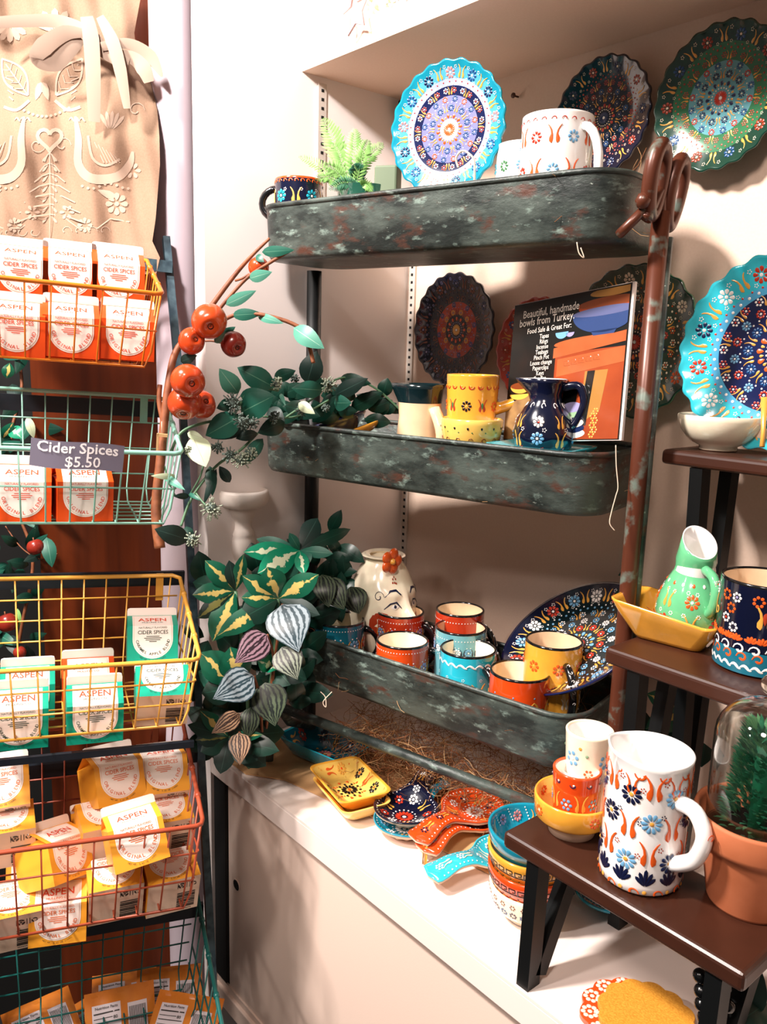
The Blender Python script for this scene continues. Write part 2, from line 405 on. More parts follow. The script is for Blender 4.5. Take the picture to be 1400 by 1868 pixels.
def arc_text(mb, t, size, fn, m, cx, cy, r, a0, a1, bold=0.0):
    # letters along the inside of a lower arc, a0..a1 in degrees, 270 = straight down
    n = len(t)
    for i, ch in enumerate(t):
        if ch == ' ': continue
        a = math.radians(a0 + (a1 - a0) * i / (n - 1)); vs, fs = text_geo(ch, bold)
        px, py = cx + r * math.cos(a), cy + r * math.sin(a); rt = a + PI / 2; c, s_ = math.cos(rt), math.sin(rt)
        mb.add([fn(px + (x * c - (y - .35) * s_) * size, py + (x * s_ + (y - .35) * c) * size) for x, y in vs], fs, m, False)

# ------------------------------------------------------------------ leaves
def leaf(mb, base, tip, wid, m, nrm=None, curl=0.15, fold=0.12, peak=0.45, nv=8, nu=4, point=1.0):
    base = V(base); tip = V(tip); ax = tip - base; L = ax.length
    if L < 1e-6: return
    ax.normalize(); n = V(nrm) if nrm is not None else (V((0, 0, CAMH)) - base)
    n = (n - ax * n.dot(ax)); n.normalize(); sd = ax.cross(n)
    k = math.log(.5) / math.log(peak)
    def fn(u, v):
        q = (u - .5) * 2; vv = v ** k
        h = math.sin(PI * vv) ** (.75 if v < peak else .85 * point) * wid / 2
        return base + ax * (L * v) + sd * (q * h) + n * (L * curl * math.sin(PI * v) - fold * wid * q * q * .5 * math.sin(PI * v))
    mb.grid(fn, nu, nv, m, uv=True)
def leafpx(mb, u0, v0, u1, v1, wpx, d0, d1, m, **k):
    a = atd(u0, v0, d0); b = atd(u1, v1, d1); leaf(mb, a, b, wpx * (d0 + d1) / 2 / F, m, **k)
def curve_pts(P, n=8):
    P = [V(p) for p in P]; out = []
    for i in range(len(P) - 1):
        p0 = P[max(0, i - 1)]; p1 = P[i]; p2 = P[i + 1]; p3 = P[min(len(P) - 1, i + 2)]
        for j in range(n):
            t = j / n; out.append(.5 * ((2 * p1) + (p2 - p0) * t + (2 * p0 - 5 * p1 + 4 * p2 - p3) * t * t + (3 * p1 - p0 - 3 * p2 + p3) * t ** 3))
    out.append(P[-1]); return out

# ================================================================== the setting
YF, XS, YB, ZC, ZS = 0.6376, -1.183, 1.057, 0.77, 1.88
def struct(name, mb, **k): return mb.build(name, kind='structure', **k)
m = MB(); m.box((0, 0, -.02), (8, 8, .04), 'gap_black'); struct('floor', m)
m = MB(); m.box((XS + 1.25, YB + .02, 1.35), (2.5, .04, 2.7), 'wall_plaster'); struct('wall_back', m)
m = MB(); m.box((XS - .016, (YF + YB) / 2, 1.35), (.032, YB - YF, 2.7), 'pillar_plaster'); struct('wall_left', m)
# soffit shelf above
m = MB(); m.box((XS + 1.25, (.8137 + YB) / 2, ZS + .0175), (2.5, YB - .8137, .035), 'wall_plaster'); struct('trim_1', m)
# slotted shelf standards
def standard(name, pos, face, z0, z1):
    m = MB(); x, y = pos
    if face == 'y':
        m.box((x, y - .002, (z0 + z1) / 2), (.016, .004, z1 - z0), 'metal_slot')
    else:
        m.box((x + .002, y, (z0 + z1) / 2), (.004, .016, z1 - z0), 'metal_slot')
    z = z0 + .01
    while z < z1 - .01:
        if face == 'y': m.box((x, y - .0042, z), (.005, .001, .0045), 'gap_black')
        else: m.box((x + .0042, y, z), (.001, .005, .0045), 'gap_black')
        z += .0135
    struct(name, m)
standard('trim_2', (XS + .012, YB), 'y', .78, 1.87)
standard('trim_3', (XS, .852), 'x', 1.66, 1.87)
m = MB(); m.box((XS + .02, YB - .03, 1.857), (.006, .05, .03), 'gap_black', .002); struct('trim_4', m)
# counter
m = MB(); m.box((XS + 1.25, (YF + YB) / 2, ZC - .002), (2.5, YB - YF, .004), 'counter_lam')
m.box((XS + 1.25, YF + .009, ZC - .0225), (2.5, .018, .037), 'counter_lam', .0015)
m.box((XS + 1.25, YF + .21, ZC - .013), (2.5, .38, .018), 'counter_lam')
o = m.build('countertop', label='long white laminate counter top with pale front lip running under the metal rack', cat='countertop')
# cabinet under the counter
cab = thing('sliding_door_cabinet', 'cream cabinet with sliding doors below the white counter', 'cabinet', up((XS, YF, 0), 0))
m = MB()
m.box((1.25, .028, .3), (2.5, .05, .035), 'door_lam', .002)
m.box((1.25, .011, .3235), (2.5, .004, .012), 'door_lam'); m.box((1.25, .019, .3185), (2.5, .010, .002), 'gap_black')
m.box((1.25, .2, .15), (2.5, .3, .27), 'gap_black')
m.build('track', cab)
m = MB(); m.box((.0185, .012, .531), (.037, .012, .39), 'gap_black'); m.build('gap_shade', cab, label='black slab standing for the shaded gap beside the door')  # shade inside the gap, put in as a black slab near the front
m = MB()
m.box((.0375 + .75, .018, .526), (1.5, .012, .404), 'door_lam', .001)
door = m.build('door', cab)
m = MB(); T = Matrix.Translation((.066, .0115, .545)) @ Matrix.Rotation(PI / 2, 4, 'X')
m.lathe([(.0095, .0015), (.011, .001), (.011, -.0005), (.0095, 0)], 'door_lam', 24, T=T); m.lathe([(.0095, .0008), (.0001, .0006)], 'gap_black', 24, T=T)
m.build('finger_pull', door, label='round recessed finger hole')
# column and wooden partition on the left
E1 = ray(4375, 960).normalized(); E2 = V((-E1.y, E1.x, 0)).normalized(); E3 = E1.cross(E2)
EH = V((E1.x, E1.y, 0)).normalized()
c0 = aty(322, 600, .665)
m = MB(); m.lathe([(.0345, 0), (.0345, 2.7)], 'column_white', 48, T=Matrix.Translation((c0.x, c0.y, 0)))
struct('trim_5', m)
P0 = atd(318, 700, 1.54)
def panel(a, b, off, thick, z0, z1, mt, name):
    m = MB(); p = P0 + EH * a + E2 * off; q = P0 + EH * b + E2 * off; r = q + E2 * thick; s = p + E2 * thick
    m.prism([(p.x, p.y), (q.x, q.y), (r.x, r.y), (s.x, s.y)], z0, z1, mt); return struct(name, m)
panel(-.245, 0, 0, .018, 0.0, 2.7, 'wood_panel', 'wall_partition')
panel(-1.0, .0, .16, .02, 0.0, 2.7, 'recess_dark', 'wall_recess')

# ================================================================== tiered metal rack
K = .885
RA = V((-1.191 * K, .806 * K, 0)); TH = math.radians(12.5)
RD = V((math.cos(TH), math.sin(TH), 0)); RN = V((-math.sin(TH), math.cos(TH), 0))
RM = Matrix((RD, RN, V((0, 0, 1)))).transposed().to_4x4(); RM.translation = RA
def rk(u, v, t):                       # point seen at a pixel, t metres behind the rack's front edge
    p0 = RA + RN * t; r = ray(u, v); return r * (p0.dot(RN) / r.dot(RN)) + V((0, 0, CAMH))
def rp(s, t, z): return RA + RD * s + RN * t + V((0, 0, z))
ZT = (1.009, 1.333, 1.6555)            # rim heights, bottom to top
S0, S1, TD = -.09, .492, .185
rack = thing('tiered_metal_rack', 'tall three-tier rack of rusty grey-green metal trays standing on the white counter', 'display rack', RM)
def rrect(x0, x1, y0, y1, r, n=8):
    pts = []
    for cx, cy, a0 in ((x1 - r, y0 + r, -90), (x1 - r, y1 - r, 0), (x0 + r, y1 - r, 90), (x0 + r, y0 + r, 180)):
        for i in range(n + 1):
            a = math.radians(a0 + 90 * i / n); pts.append((cx + r * math.cos(a), cy + r * math.sin(a)))
    return pts
def loft(mb, rings, m, capend=True, smooth=True):
    n = len(rings[0]); vs = [p for r in rings for p in r]; fs = []
    for i in range(len(rings) - 1):
        for k in range(n):
            l = (k + 1) % n; fs.append((i * n + k, i * n + l, (i + 1) * n + l, (i + 1) * n + k))
    mb.add(vs, fs, m, smooth)
    if capend: mb.add(rings[-1], [tuple(range(n))], m, False)
for i, zt in enumerate(ZT):
    m = MB(); H = .076
    def ring(ins, z, r=.05): return [(x, y, z - (.026 * max(0, x - .02) if i == 0 else 0)) for x, y in rrect(S0 + ins, S1 - ins, ins, TD - ins, r)]
    loft(m, [ring(.002, zt), ring(.003, zt - .012), ring(.005, zt - H + .006), ring(.009, zt - H, .046), ring(.03, zt - H - .001, .03)], 'patina')
    loft(m, [ring(.002, zt), ring(.0045, zt - .004), ring(.0075, zt - H + .008), ring(.02, zt - H + .004, .04)], 'patina')
    m.tube(ring(.003, zt), .0036, 'patina', 8, closed=True)
    m.build('tray', rack)
m = MB(); m.tube([(-.085, .14, 1.575), (-.085, .14, .772)], .0125, 'post_dark', 10); m.build('post', rack, label='dark left post')
m = MB()
m.tube([(.524, .046, z) for z in (.772, 1.0, 1.3, 1.612)], .0105, 'bronze', 14)
m.tube([(.528, .056, z) for z in (.772, 1.0, 1.3, 1.585)], .0085, 'patina', 10)
m.build('post', rack, label='brown and verdigris right post')
def loop(tc, sc, zc, tilt, r=.0085):
    m = MB(); pts = []
    for i in range(28):
        a = 2 * PI * i / 28; pts.append((sc + .004 * math.sin(a), tc + .0165 * math.cos(a) * (1 + .18 * math.sin(a)) + tilt * (math.sin(a) * .034 + .03), zc + .036 * math.sin(a)))
    m.tube(pts, r, 'bronze', 12, closed=True); m.build('finial_loop', rack)
loop(.022, .524, 1.641, -.04, .0088); loop(.062, .531, 1.634, .07, .0080)
m = MB(); m.tube(curve_pts([(.52, .012, 1.60), (.522, .02, 1.615), (.524, .036, 1.632), (.524, .046, 1.60)]), .007, 'bronze', 10)
m.tube([(.522, .012, 1.615), (.50, .004, 1.59), (.492, .008, 1.585)], .0055, 'bronze', 8)
m.lathe([(0.0001, .009), (.006, .007), (.009, 0), (.006, -.007), (.0001, -.009)], 'bronze', 16, T=Matrix.Translation((.518, .004, 1.618))); m.build('bracket', rack)
m = MB(); m.tube([(-.02, .002, .868), (.25, .002, .868), (.50, .002, .868)], .0078, 'patina', 12); m.build('rail', rack)
for s in (-.03, .505):
    m = MB(); m.tube([(s, .002, .868), (s, .03, .83), (s, .09, .80), (s, .14, .7815)], .0075, 'patina', 10); m.tube([(s, .002, .868), (s - .004, -.012, .82), (s, -.018, .778)], .0075, 'patina', 10); m.build('foot', rack)
for s in (-.078,):
    for zt in (1.009, 1.333): pass

# ================================================================== pottery builders
def cyl(radf, R0, ang0=0):
    def M(x, y):
        a = ang0 + x / R0; r = radf(y); s, c = math.sin(a), -math.cos(a); return (r * s, r * c, y), (s, c, 0)
    return M
def band_flowers(D, W, y, r, cols, tul='gold', n=None, dotc='white', tl=1.0):
    n = n or max(3, round(W / (r * 2.9)))
    for i in range(n):
        x = -W / 2 + W * (i + .5) / n
        c = cols[i % len(cols)]
        D.flower(x, y, r, c[0], c[1], 8, .2)
        D.tulip(x + W / n / 2, y - r * .75 * tl, PI / 2, r * 1.6 * tl, tul)
        for sx, sy in ((-.45, 1.25), (.45, 1.25), (-.9, -1.2), (0.1, -1.45), (.95, -1.1)):
            D.dot(x + r * sx, y + r * sy, r * .13, dotc)
def mug(name, label, M, r, h, glaze, dec, rim='black', hang=90, hmat='glaze_black', group=None, taper=1.0, inner='glaze_cream', sq=True, hh=.6, cat='mug', foot=None):
    t = thing(name, label, cat, M, group)
    m = MB(); rf = lambda z: r * (taper + (1 - taper) * z / h)
    zz = [0, .002] + [h * k for k in (.25, .5, .75)] + [h - .006, h - .003]
    prof = [(rf(0) * .5, 0.0015), (rf(0) - .004, 0)] + [(rf(z) + (-.002 if z == 0 else 0), z) for z in zz] + [(rf(h), h - .001), (r - .0008, h), (r - .0026, h), (r - .0034, h - .002), (rf(h * .5) - .0036, h * .5), (rf(.01) - .006, .008), (.0005, .006)]
    ms = [('glaze_' + rim if 8 <= i < 12 else (inner if i >= 12 else 'glaze_' + glaze)) for i in range(len(prof) - 1)]
    if foot: ms[0] = ms[1] = foot
    m.lathe(prof, ms, 40)
    if dec: dec(Dec(m, cyl(rf, r)), 2 * PI * r, h)
    m.build('body', t)
    if hang is not None:
        a = math.radians(hang); d = V((math.sin(a), -math.cos(a), 0)); m = MB(); P = []
        k = 10
        for i in range(k + 1):
            b = -PI / 2 + PI * i / k; P.append(d * (r - .002 + .026 * math.cos(b) * (r / .04)) + V((0, 0, h * .52 + h * hh * .5 * math.sin(b))))
        m.tube(P, [.0055] * (k + 1), hmat, 10, sx=1.0)
        if sq:
            side = d.cross(V((0, 0, 1)))
            for i in range(1, k):
                n = (P[i] - (d * r + V((0, 0, h * .52)))).normalized(); tn = (P[i + 1] - P[i - 1]).normalized()
                def MM(x, y, p=P[i], n=n, tn=tn): return p + n * .0053 + side * x + tn * y, n
                Dec(m, MM).curl(0, 0, .0026, 'white', .0012, 0, .8, 1 if i % 2 else -1, 7)
        m.build('handle', t)
    return t
def dec_classic(a='red', b='lblue', tul='gold', dotc='white', r=.0085, y=.55, low=True):
    def f(D, W, h):
        band_flowers(D, W, h * y, r, [(a, dotc), (b, dotc)], tul, dotc=dotc)
        if low:
            n = round(W / .012)
            for i in range(n): D.dots(-W / 2 + W * (i + .5) / n, h * .17, .0042, [dotc, b, a][i % 3], tul, 5)
        n = round(W / .0045)
        for i in range(n): D.dot(-W / 2 + W * (i + .5) / n, h * .9, .0009, dotc, 6)
    return f
def dec_wave(D, W, h):
    D.wave(-W / 2, W / 2, h * .86, .0022, .013, 'white', .0022)
    n = 10
    for i in range(n):
        x = -W / 2 + W * (i + .5) / n
        if i % 2: D.tulip(x, h * .42, PI / 2, .022, 'gold')
        else: D.dots(x, h * .55, .0055, 'white', 'navy'); D.dots(x, h * .32, .004, 'lblue', 'white')
        D.dots(x + .003, h * .68, .0025, 'white', None, 5)
    n = 26
    for i in range(n): D.petal(-W / 2 + W * i / n, h * .06, PI / 2, 0, .008, .004, ['white', 'orange'][i % 2])
def dec_tulips(D, W, h):
    n = 9
    for i in range(n):
        x = -W / 2 + W * (i + .5) / n
        D.tulip(x, h * .35, PI / 2, .032, 'gold', 'green' if i % 2 else None)
        for k in range(4): D.dot(x + W / n / 2, h * (.3 + .15 * k), .0013, 'lblue')
def plate_M(Rr, depth=.12, scal=0.0, ns=0):
    def M(x, y):
        r = math.hypot(x, y); q = r / Rr; a = math.atan2(y, x)
        z = depth * Rr * (max(0, (q - .5) / .5) ** 1.6)
        k = 1 + scal * (max(0, q - .8) / .2) * math.cos(ns * a)
        sl = depth * 1.6 * 2 * (max(0, (q - .5) / .5) ** .6) if q > .5 else 0
        n = V((-sl * x / (r or 1), -sl * y / (r or 1), 1)).normalized()
        return (x * k, y * k, z), n
    return M
def plate_geo(mb, Rr, bands, depth=.12, scal=.018, ns=22, back='glaze_navy', edge=None):
    M = plate_M(Rr, depth, scal, ns); qs = [0.001] + sorted(set([.1, .2, .3, .4, .5, .58, .66, .74, .82, .88, .93, .97, 1.0] + [b[0] for b in bands]))
    n = max(ns * 8, 72) if ns else 72; vs = []; fs = []; ms = []
    for q in qs:
        for k in range(n):
            a = 2 * PI * k / n; vs.append(M(q * Rr * math.cos(a), q * Rr * math.sin(a))[0])
    for q in (1.0, .9, .6, .55, .001):
        for k in range(n):
            a = 2 * PI * k / n; p = M(q * Rr * math.cos(a), q * Rr * math.sin(a))[0]; vs.append((p[0] * (1.003 if q == 1 else 1), p[1] * (1.003 if q == 1 else 1), p[2] - (.0045 if q > .6 else .008 if q > .5 else .006)))
    rows = len(qs) + 5
    for i in range(rows - 1):
        for k in range(n):
            l = (k + 1) % n; fs.append((i * n + k, i * n + l, (i + 1) * n + l, (i + 1) * n + k))
            if i < len(qs) - 1:
                q = (qs[i] + qs[i + 1]) / 2; ms.append('glaze_' + next((c for b, c in bands if q <= b), bands[-1][1]))
            else: ms.append(back if i > len(qs) - 1 else (edge or back))
    mb.add(vs, fs, ms); return M
def plate_dec(D, Rr, s):
    g = lambda k: s.get(k)
    n = 18
    for i in range(n): D.petal(0, 0, 2 * PI * i / n, Rr * .02, Rr * .105, Rr * .025, s['core'])
    D.dot(0, 0, Rr * .025, 'white')
    for i in range(20): a = 2 * PI * i / 20; D.dot(Rr * .135 * math.cos(a), Rr * .135 * math.sin(a), Rr * .011, s['dots'])
    for i in range(12):
        a = 2 * PI * i / 12; D.petal(0, 0, a, Rr * .16, Rr * .235, Rr * .05, s['in1']); D.petal(0, 0, a + PI / 12, Rr * .16, Rr * .205, Rr * .03, s['tul'])
    n = 10
    for i in range(n):
        a = 2 * PI * i / n; D.flower(Rr * .32 * math.cos(a), Rr * .32 * math.sin(a), Rr * .055, s['fl'][0], s['dots'], 8)
        b = a + PI / n; D.tulip(Rr * .27 * math.cos(b), Rr * .27 * math.sin(b), b, Rr * .1, s['tul'])
    n = 16
    for i in range(n):
        a = 2 * PI * (i + .5) / n; (D.dots if i % 2 else D.flower)(Rr * .455 * math.cos(a), Rr * .455 * math.sin(a), Rr * .052, s['fl'][1 + i % 2], s['dots'], 8)
        for j in (-1, 1): D.dot(Rr * .40 * math.cos(a + j * .11), Rr * .40 * math.sin(a + j * .11), Rr * .01, s['dots'])
    n = 24
    for i in range(n):
        a = 2 * PI * i / n; D.dots(Rr * .575 * math.cos(a), Rr * .575 * math.sin(a), Rr * .046, s['ring'][i % 2], s['ring'][(i + 1) % 2], 6)
        if i % 2: D.tulip(Rr * .52 * math.cos(a + .12), Rr * .52 * math.sin(a + .12), a + .12, Rr * .1, s['tul'])
    n = 40
    for i in range(n):
        a = 2 * PI * i / n; D.dot(Rr * .66 * math.cos(a), Rr * .66 * math.sin(a), Rr * .016, s['ring'][0]); D.dot(Rr * .70 * math.cos(a + .08), Rr * .70 * math.sin(a + .08), Rr * .012, s['ring'][1])
    n = s.get('n', 11)
    for i in range(n):
        a = 2 * PI * i / n; D.flower(Rr * .82 * math.cos(a), Rr * .82 * math.sin(a), Rr * .085, s['rim'][i % len(s['rim'])], s['dots'], 8)
        b = a + PI / n; D.tulip(Rr * .76 * math.cos(b), Rr * .76 * math.sin(b), b, Rr * .15, s['tul'])
        for j in (-1, 1):
            D.dots(Rr * .90 * math.cos(b + j * .13), Rr * .90 * math.sin(b + j * .13), Rr * .028, s['dots'], None, 5)
            D.dots(Rr * .74 * math.cos(b + j * .14), Rr * .74 * math.sin(b + j * .14), Rr * .024, s['dots'], None, 5)
def plate(name, label, M, Rr, bands, sch, cat='plate', **k):
    t = thing(name, label, cat, M); m = MB(); Mf = plate_geo(m, Rr, bands, **k); plate_dec(Dec(m, Mf), Rr, sch); m.build('plate_body', t); return t
def bowl_geo(m, r, h, foot, glaze, inner, rim=None, n=44, curve=.55, T=None):
    glaze = 'glaze_' + glaze
    prof = [(.0005, .002), (foot - .003, .002), (foot - .001, 0), (foot, .001), (foot * 1.0, .005)]
    for i in range(1, 8):
        q = i / 7; prof.append((foot + (r - foot) * math.sin(q * PI / 2) ** curve, .005 + (h - .006) * q))
    prof += [(r - .001, h), (r - .003, h)]
    for i in range(7, 0, -1):
        q = i / 7; prof.append((foot + (r - foot) * math.sin(q * PI / 2) ** curve - .0042, .007 + (h - .009) * q))
    prof.append((.0005, .006))
    ms = ['unglazed' if i < 3 else (glaze if i < 11 else ((rim or glaze) if i < 14 else inner)) for i in range(len(prof) - 1)]
    m.lathe(prof, ms, n, T=T)
    return lambda z: foot + (r - foot) * math.sin(max(0.001, min(1, (z - .005) / (h - .006))) * PI / 2) ** curve

# ================================================================== plates on the wall
SCH = dict(
 green=dict(core='red', dots='cream', in1='dkblue', tul='gold', fl=['dkblue', 'blue', 'red'], ring=['rust', 'rust'], rim=['blue', 'rust'], n=10),
 navyred=dict(core='dkblue', dots='cream', in1='red', tul='gold', fl=['dkblue', 'blue', 'rust'], ring=['red', 'rust'], rim=['dkblue', 'rust'], n=10),
 sky=dict(core='orange', dots='white', in1='orange', tul='gold', fl=['blue', 'blue', 'orange'], ring=['white', 'red'], rim=['blue', 'pink', 'dkblue'], n=13),
 turq=dict(core='white', dots='white', in1='orange', tul='gold', fl=['blue', 'lblue', 'red'], ring=['white', 'red'], rim=['dkblue', 'red', 'white'], n=13),
 dark=dict(core='gold', dots='lilac', in1='orange', tul='brown', fl=['gold', 'blue', 'rust'], ring=['navy', 'brown'], rim=['brown', 'dkblue'], n=12),
 dgreen=dict(core='red', dots='cream', in1='orange', tul='gold', fl=['orange', 'red', 'navy'], ring=['cream', 'orange'], rim=['orange', 'cream'], n=11),
 platter=dict(core='red', dots='white', in1='lblue', tul='gold', fl=['red', 'white', 'lblue'], ring=['lblue', 'white'], rim=['red', 'white', 'lblue'], n=16),
)
def wallplate(name, label, u, v, hpx, bands, sch, y=YB - .026, nrm=(0, -1, 0), tilt=0.0, **k):
    c = aty(u, v, y); d = -(WC.transposed() @ (c - V((0, 0, CAMH)))).z
    Rr = hpx / 2 * d / F
    return plate(name, label, frame(c, y=(tilt, 0, 1), z=nrm), Rr, bands, SCH[sch], **k)
wallplate('decorative_plate', 'green scalloped plate with rusty red ring hung highest on the wall, top right', 1315, 179, 252,
          [(.50, 'greenblue'), (.74, 'green'), (1, 'dgreen')], 'green', back='glaze_dgreen')
wallplate('decorative_plate', 'dark navy plate with red flower centre on the wall behind the white tall mugs', 1102, 215, 205,
          [(1, 'navy')], 'navyred')
wallplate('decorative_plate', 'green scalloped plate mostly hidden behind the poster card and right rack post', 1158, 624, 272,
          [(.4, 'navy'), (.7, 'dgreen'), (1, 'dgreen')], 'dgreen', back='glaze_green', edge='glaze_green')
wallplate('decorative_plate', 'orange red plate whose left edge shows behind the poster card', 985, 640, 190,
          [(1, 'red')], 'green', back='glaze_red')
wallplate('decorative_plate', 'dark oval looking plate with orange centre behind the cream and black creamer', 833, 602, 200,
          [(.28, 'navy'), (.5, 'red'), (1, 'navy')], 'dark')
# turquoise plate standing on the top riser is placed with the risers

# ================================================================== on the top tray
zt = 1.60
p = rk(820, 236, .09)
cdir = V((0, 0, CAMH)) - p
pl = plate('display_plate', 'light blue scalloped plate with orange flower centre standing on the top tray',
      frame(p, y=(.42, -.02, 1), z=(.30, -.93, .0)), .086, [(.16, 'cream'), (.5, 'lilac'), (.64, 'indigo'), (.74, 'pale'), (.88, 'lblue'), (1, 'dkturq')], SCH['sky'], back='glaze_turq', depth=.12)
m = MB(); q = rk(850, 322, .05)
pts = [q + RD * a + V((0, 0, b)) for a, b in ((-.012, .012), (-.016, .024), (-.008, .032), (.003, .028), (.012, .016), (.014, -.02), (.014, -.045))]
m.tube(curve_pts(pts), .0015, 'string', 6); m.tube([q + RD * .014 + V((0, 0, -.045)), q + RD * .014 + RN * .05 + V((0, 0, -.045))], .0015, 'string', 6)
m.build('plate_stand', label='thin cream wire stand holding the light blue plate on the top tray', cat='plate stand')

def dec_white(D, W, h):
    n = 12
    for i in range(n):
        x = -W / 2 + W * (i + .5) / n
        for j in range(3):
            y = h * (.2 + .27 * j)
            if (i + j) % 2: D.tulip(x, y, PI / 2, h * .13, 'orange')
            else: D.flower(x, y + .006, h * .055, ['red', 'lblue'][(i // 2 + j) % 2], None, 8)
    n = round(W / .012)
    for i in range(n): D.curl(-W / 2 + W * (i + .5) / n, h * .92, .0042, 'red', .0013, PI, .5, -1, 7)
def dec_white_blue(D, W, h):
    for i in range(10):
        x = -W / 2 + W * (i + .5) / 10
        for j in range(3): D.flower(x, h * (.2 + .28 * j), h * .06, ['lblue', 'turq', 'green'][(i + j) % 3], None, 8)
q = rk(1020, 212, .06); q.z = 1.595
mug('large_mug', 'white mug with orange tulips standing on the top tray, handle to the right', up(q), .0435, .137, 'white', dec_white, rim='white', hang=34, hmat='glaze_white', inner='glaze_white', sq=False, hh=.72)
q = rk(965, 240, .12); q.z = 1.595
mug('large_mug', 'white and blue mug half hidden behind the white orange tulip mug', up(q), .041, .125, 'white', dec_white_blue, rim='white', hang=180, hmat='glaze_white', inner='glaze_white', sq=False)
def dec_navy(D, W, h):
    n = 9
    for i in range(n):
        x = -W / 2 + W * (i + .5) / n
        if i % 2: D.flower(x, h * .62, .0095, 'turq', 'white'); D.flower(x + .001, h * .27, .008, 'orange', 'white')
        else: D.tulip(x, h * .5, PI / 2, .019, 'gold'); D.tulip(x, h * .18, PI / 2, .015, 'gold')
        for dx, dy in ((.008, .74), (.009, .4), (-.009, .42), (.008, .1)): D.dots(x + dx, h * dy, .0028, 'white', None, 5)
    n = round(W / .009)
    for i in range(n): D.curl(-W / 2 + W * (i + .5) / n, h * .9, .004, 'orange', .0017, 0, .6, 1, 7)
q = rk(545, 330, .06); q.z = 1.628
mug('mug', 'black mug with orange rim and blue flowers at the left end of the top tray', up(q), .036, .073, 'navy', dec_navy, rim='orange', hang=262, hmat='glaze_black', sq=False)
# crushed metal pot with fern
q = rk(665, 345, .085); q.z = 1.606
t = thing('potted_fern', 'small green fern in a dark green pot on the top tray', 'potted plant', up(q))
m = MB(); m.lathe([(.001, .002), (.03, .0), (.036, .03), (.041, .078), (.0385, .078), (.034, .04), (.03, .06), (.001, .06)], ['glaze_dgreen'] * 6 + ['soil'], 32); m.build('pot', t)
m = MB(); rr = random.Random(3)
def frond(px, py, d0, ux, uy, d1, wid, mt, nl=15):
    a = atd(px, py, d0); b = atd(ux, uy, d1); mid = (a + b) / 2 + V((0, 0, .008))
    P = curve_pts([a, mid, b], 10); m.tube(P, [.0009 * (1 - .8 * i / len(P)) for i in range(len(P))], mt, 5)
    cd = (V((0, 0, CAMH)) - a).normalized()
    for i in range(2, len(P) - 1):
        t_ = i / len(P); tn = (P[min(i + 1, len(P) - 1)] - P[i - 1]).normalized(); sd = tn.cross(cd).normalized(); L = wid * math.sin(PI * (t_ ** .7)) * F ** 0
        for g in (1, -1):
            leaf(m, P[i], P[i] + (sd * g + tn * .7).normalized() * L * (1 + rr.uniform(-.15, .15)) + cd * rr.uniform(-.003, .003), L * .22, mt, nrm=cd, nv=3, nu=2)
for f in [(632, 330, 1.26, 590, 215, 1.27, .022, 'leaf_fern'), (635, 335, 1.25, 610, 262, 1.24, .022, 'leaf_fern'), (640, 335, 1.24, 700, 262, 1.24, .016, 'leaf_fern'),
          (645, 335, 1.22, 648, 235, 1.22, .018, 'leaf_fern'), (650, 340, 1.22, 672, 255, 1.2, .016, 'leaf_fern'), (640, 345, 1.22, 590, 300, 1.2, .014, 'leaf_fern'), (660, 345, 1.2, 600, 345, 1.19, .013, 'leaf_fern_dark'),
          (655, 345, 1.2, 680, 350, 1.16, .011, 'leaf_fern'), (630, 345, 1.23, 575, 325, 1.22, .013, 'leaf_fern'), (660, 350, 1.24, 645, 300, 1.2, .016, 'leaf_fern_dark'), (620, 340, 1.26, 545, 285, 1.28, .012, 'leaf_fern')]:
    frond(*f)
m.build('fern_fronds', t, label='feathery pale green fronds', world=True)
m = MB(); q = rk(708, 330, .09); T = Matrix.Translation(q + V((0, 0, -.012)))
mat('sage_box', '#65745a', .6)
m.box((0, 0, 0), (.034, .03, .062), 'sage_box', .003, T=T @ Matrix.Rotation(.6, 4, 'Z'))
m.build('gift_box', label='small sage green box between the fern pot and the light blue plate', cat='box')

# ================================================================== on the middle tray
z2 = 1.262
def deep_dish(name, label, M, lx, ly, h, glaze, inner, dec=None, r=.014, rimm=None):
    t = thing(name, label, 'dish', M); m = MB()
    def rg(i, z, rr=r): return [(x, y, z) for x, y in rrect(-lx / 2 + i, lx / 2 - i, -ly / 2 + i, ly / 2 - i, max(.003, rr))]
    loft(m, [rg(.020, 0), rg(.018, .001), rg(.015, .004), rg(.001, h - .003), rg(0, h)], glaze, capend=False)
    loft(m, [rg(.020, 0)], 'unglazed')
    loft(m, [rg(0, h), rg(.0015, h + .0008), rg(.004, h - .001)], rimm or glaze, capend=False)
    loft(m, [rg(.004, h - .001), rg(.021, .008), rg(.027, .006)], inner)
    if dec:
        def Mf(x, y):
            d_ = min(lx / 2 - abs(x), ly / 2 - abs(y)); z = .0072 + (h - .009) * max(0, min(1, (.023 - d_) / .018)); return (x, y, z), V((0, 0, 1))
        dec(Dec(m, Mf), lx, ly)
    m.build('dish_body', t); return t
def dd_tulips(a, b, tul, cen):
    def f(D, lx, ly):
        nx, ny = 4, 3
        for i in range(nx + 1):
            for j in range(ny + 1):
                x = -lx / 2 + .012 + (lx - .024) * i / nx; y = -ly / 2 + .012 + (ly - .024) * j / ny
                edge = i in (0, nx) or j in (0, ny)
                if not edge: continue
                if (i + j) % 2: D.tulip(x * .97, y * .95 - .005, PI / 2, .0125, tul)
                else: D.flower(x * .97, y * .95, .0078, a if (i % 4) else b, 'white' if a != 'black' else tul, 9)
        D.flower(0, 0, .013, cen, tul, 12)
        for i in range(10):
            t = 2 * PI * i / 10; D.petal(.001, 0, t, .014, .019, .004, a); D.dot(.024 * math.cos(t + .3), .018 * math.sin(t + .3), .0014, tul); D.petal(0, 0, t + .3, .02, .026, .003, tul)
    return f
q = rk(612, 775, .085); q.z = 1.312
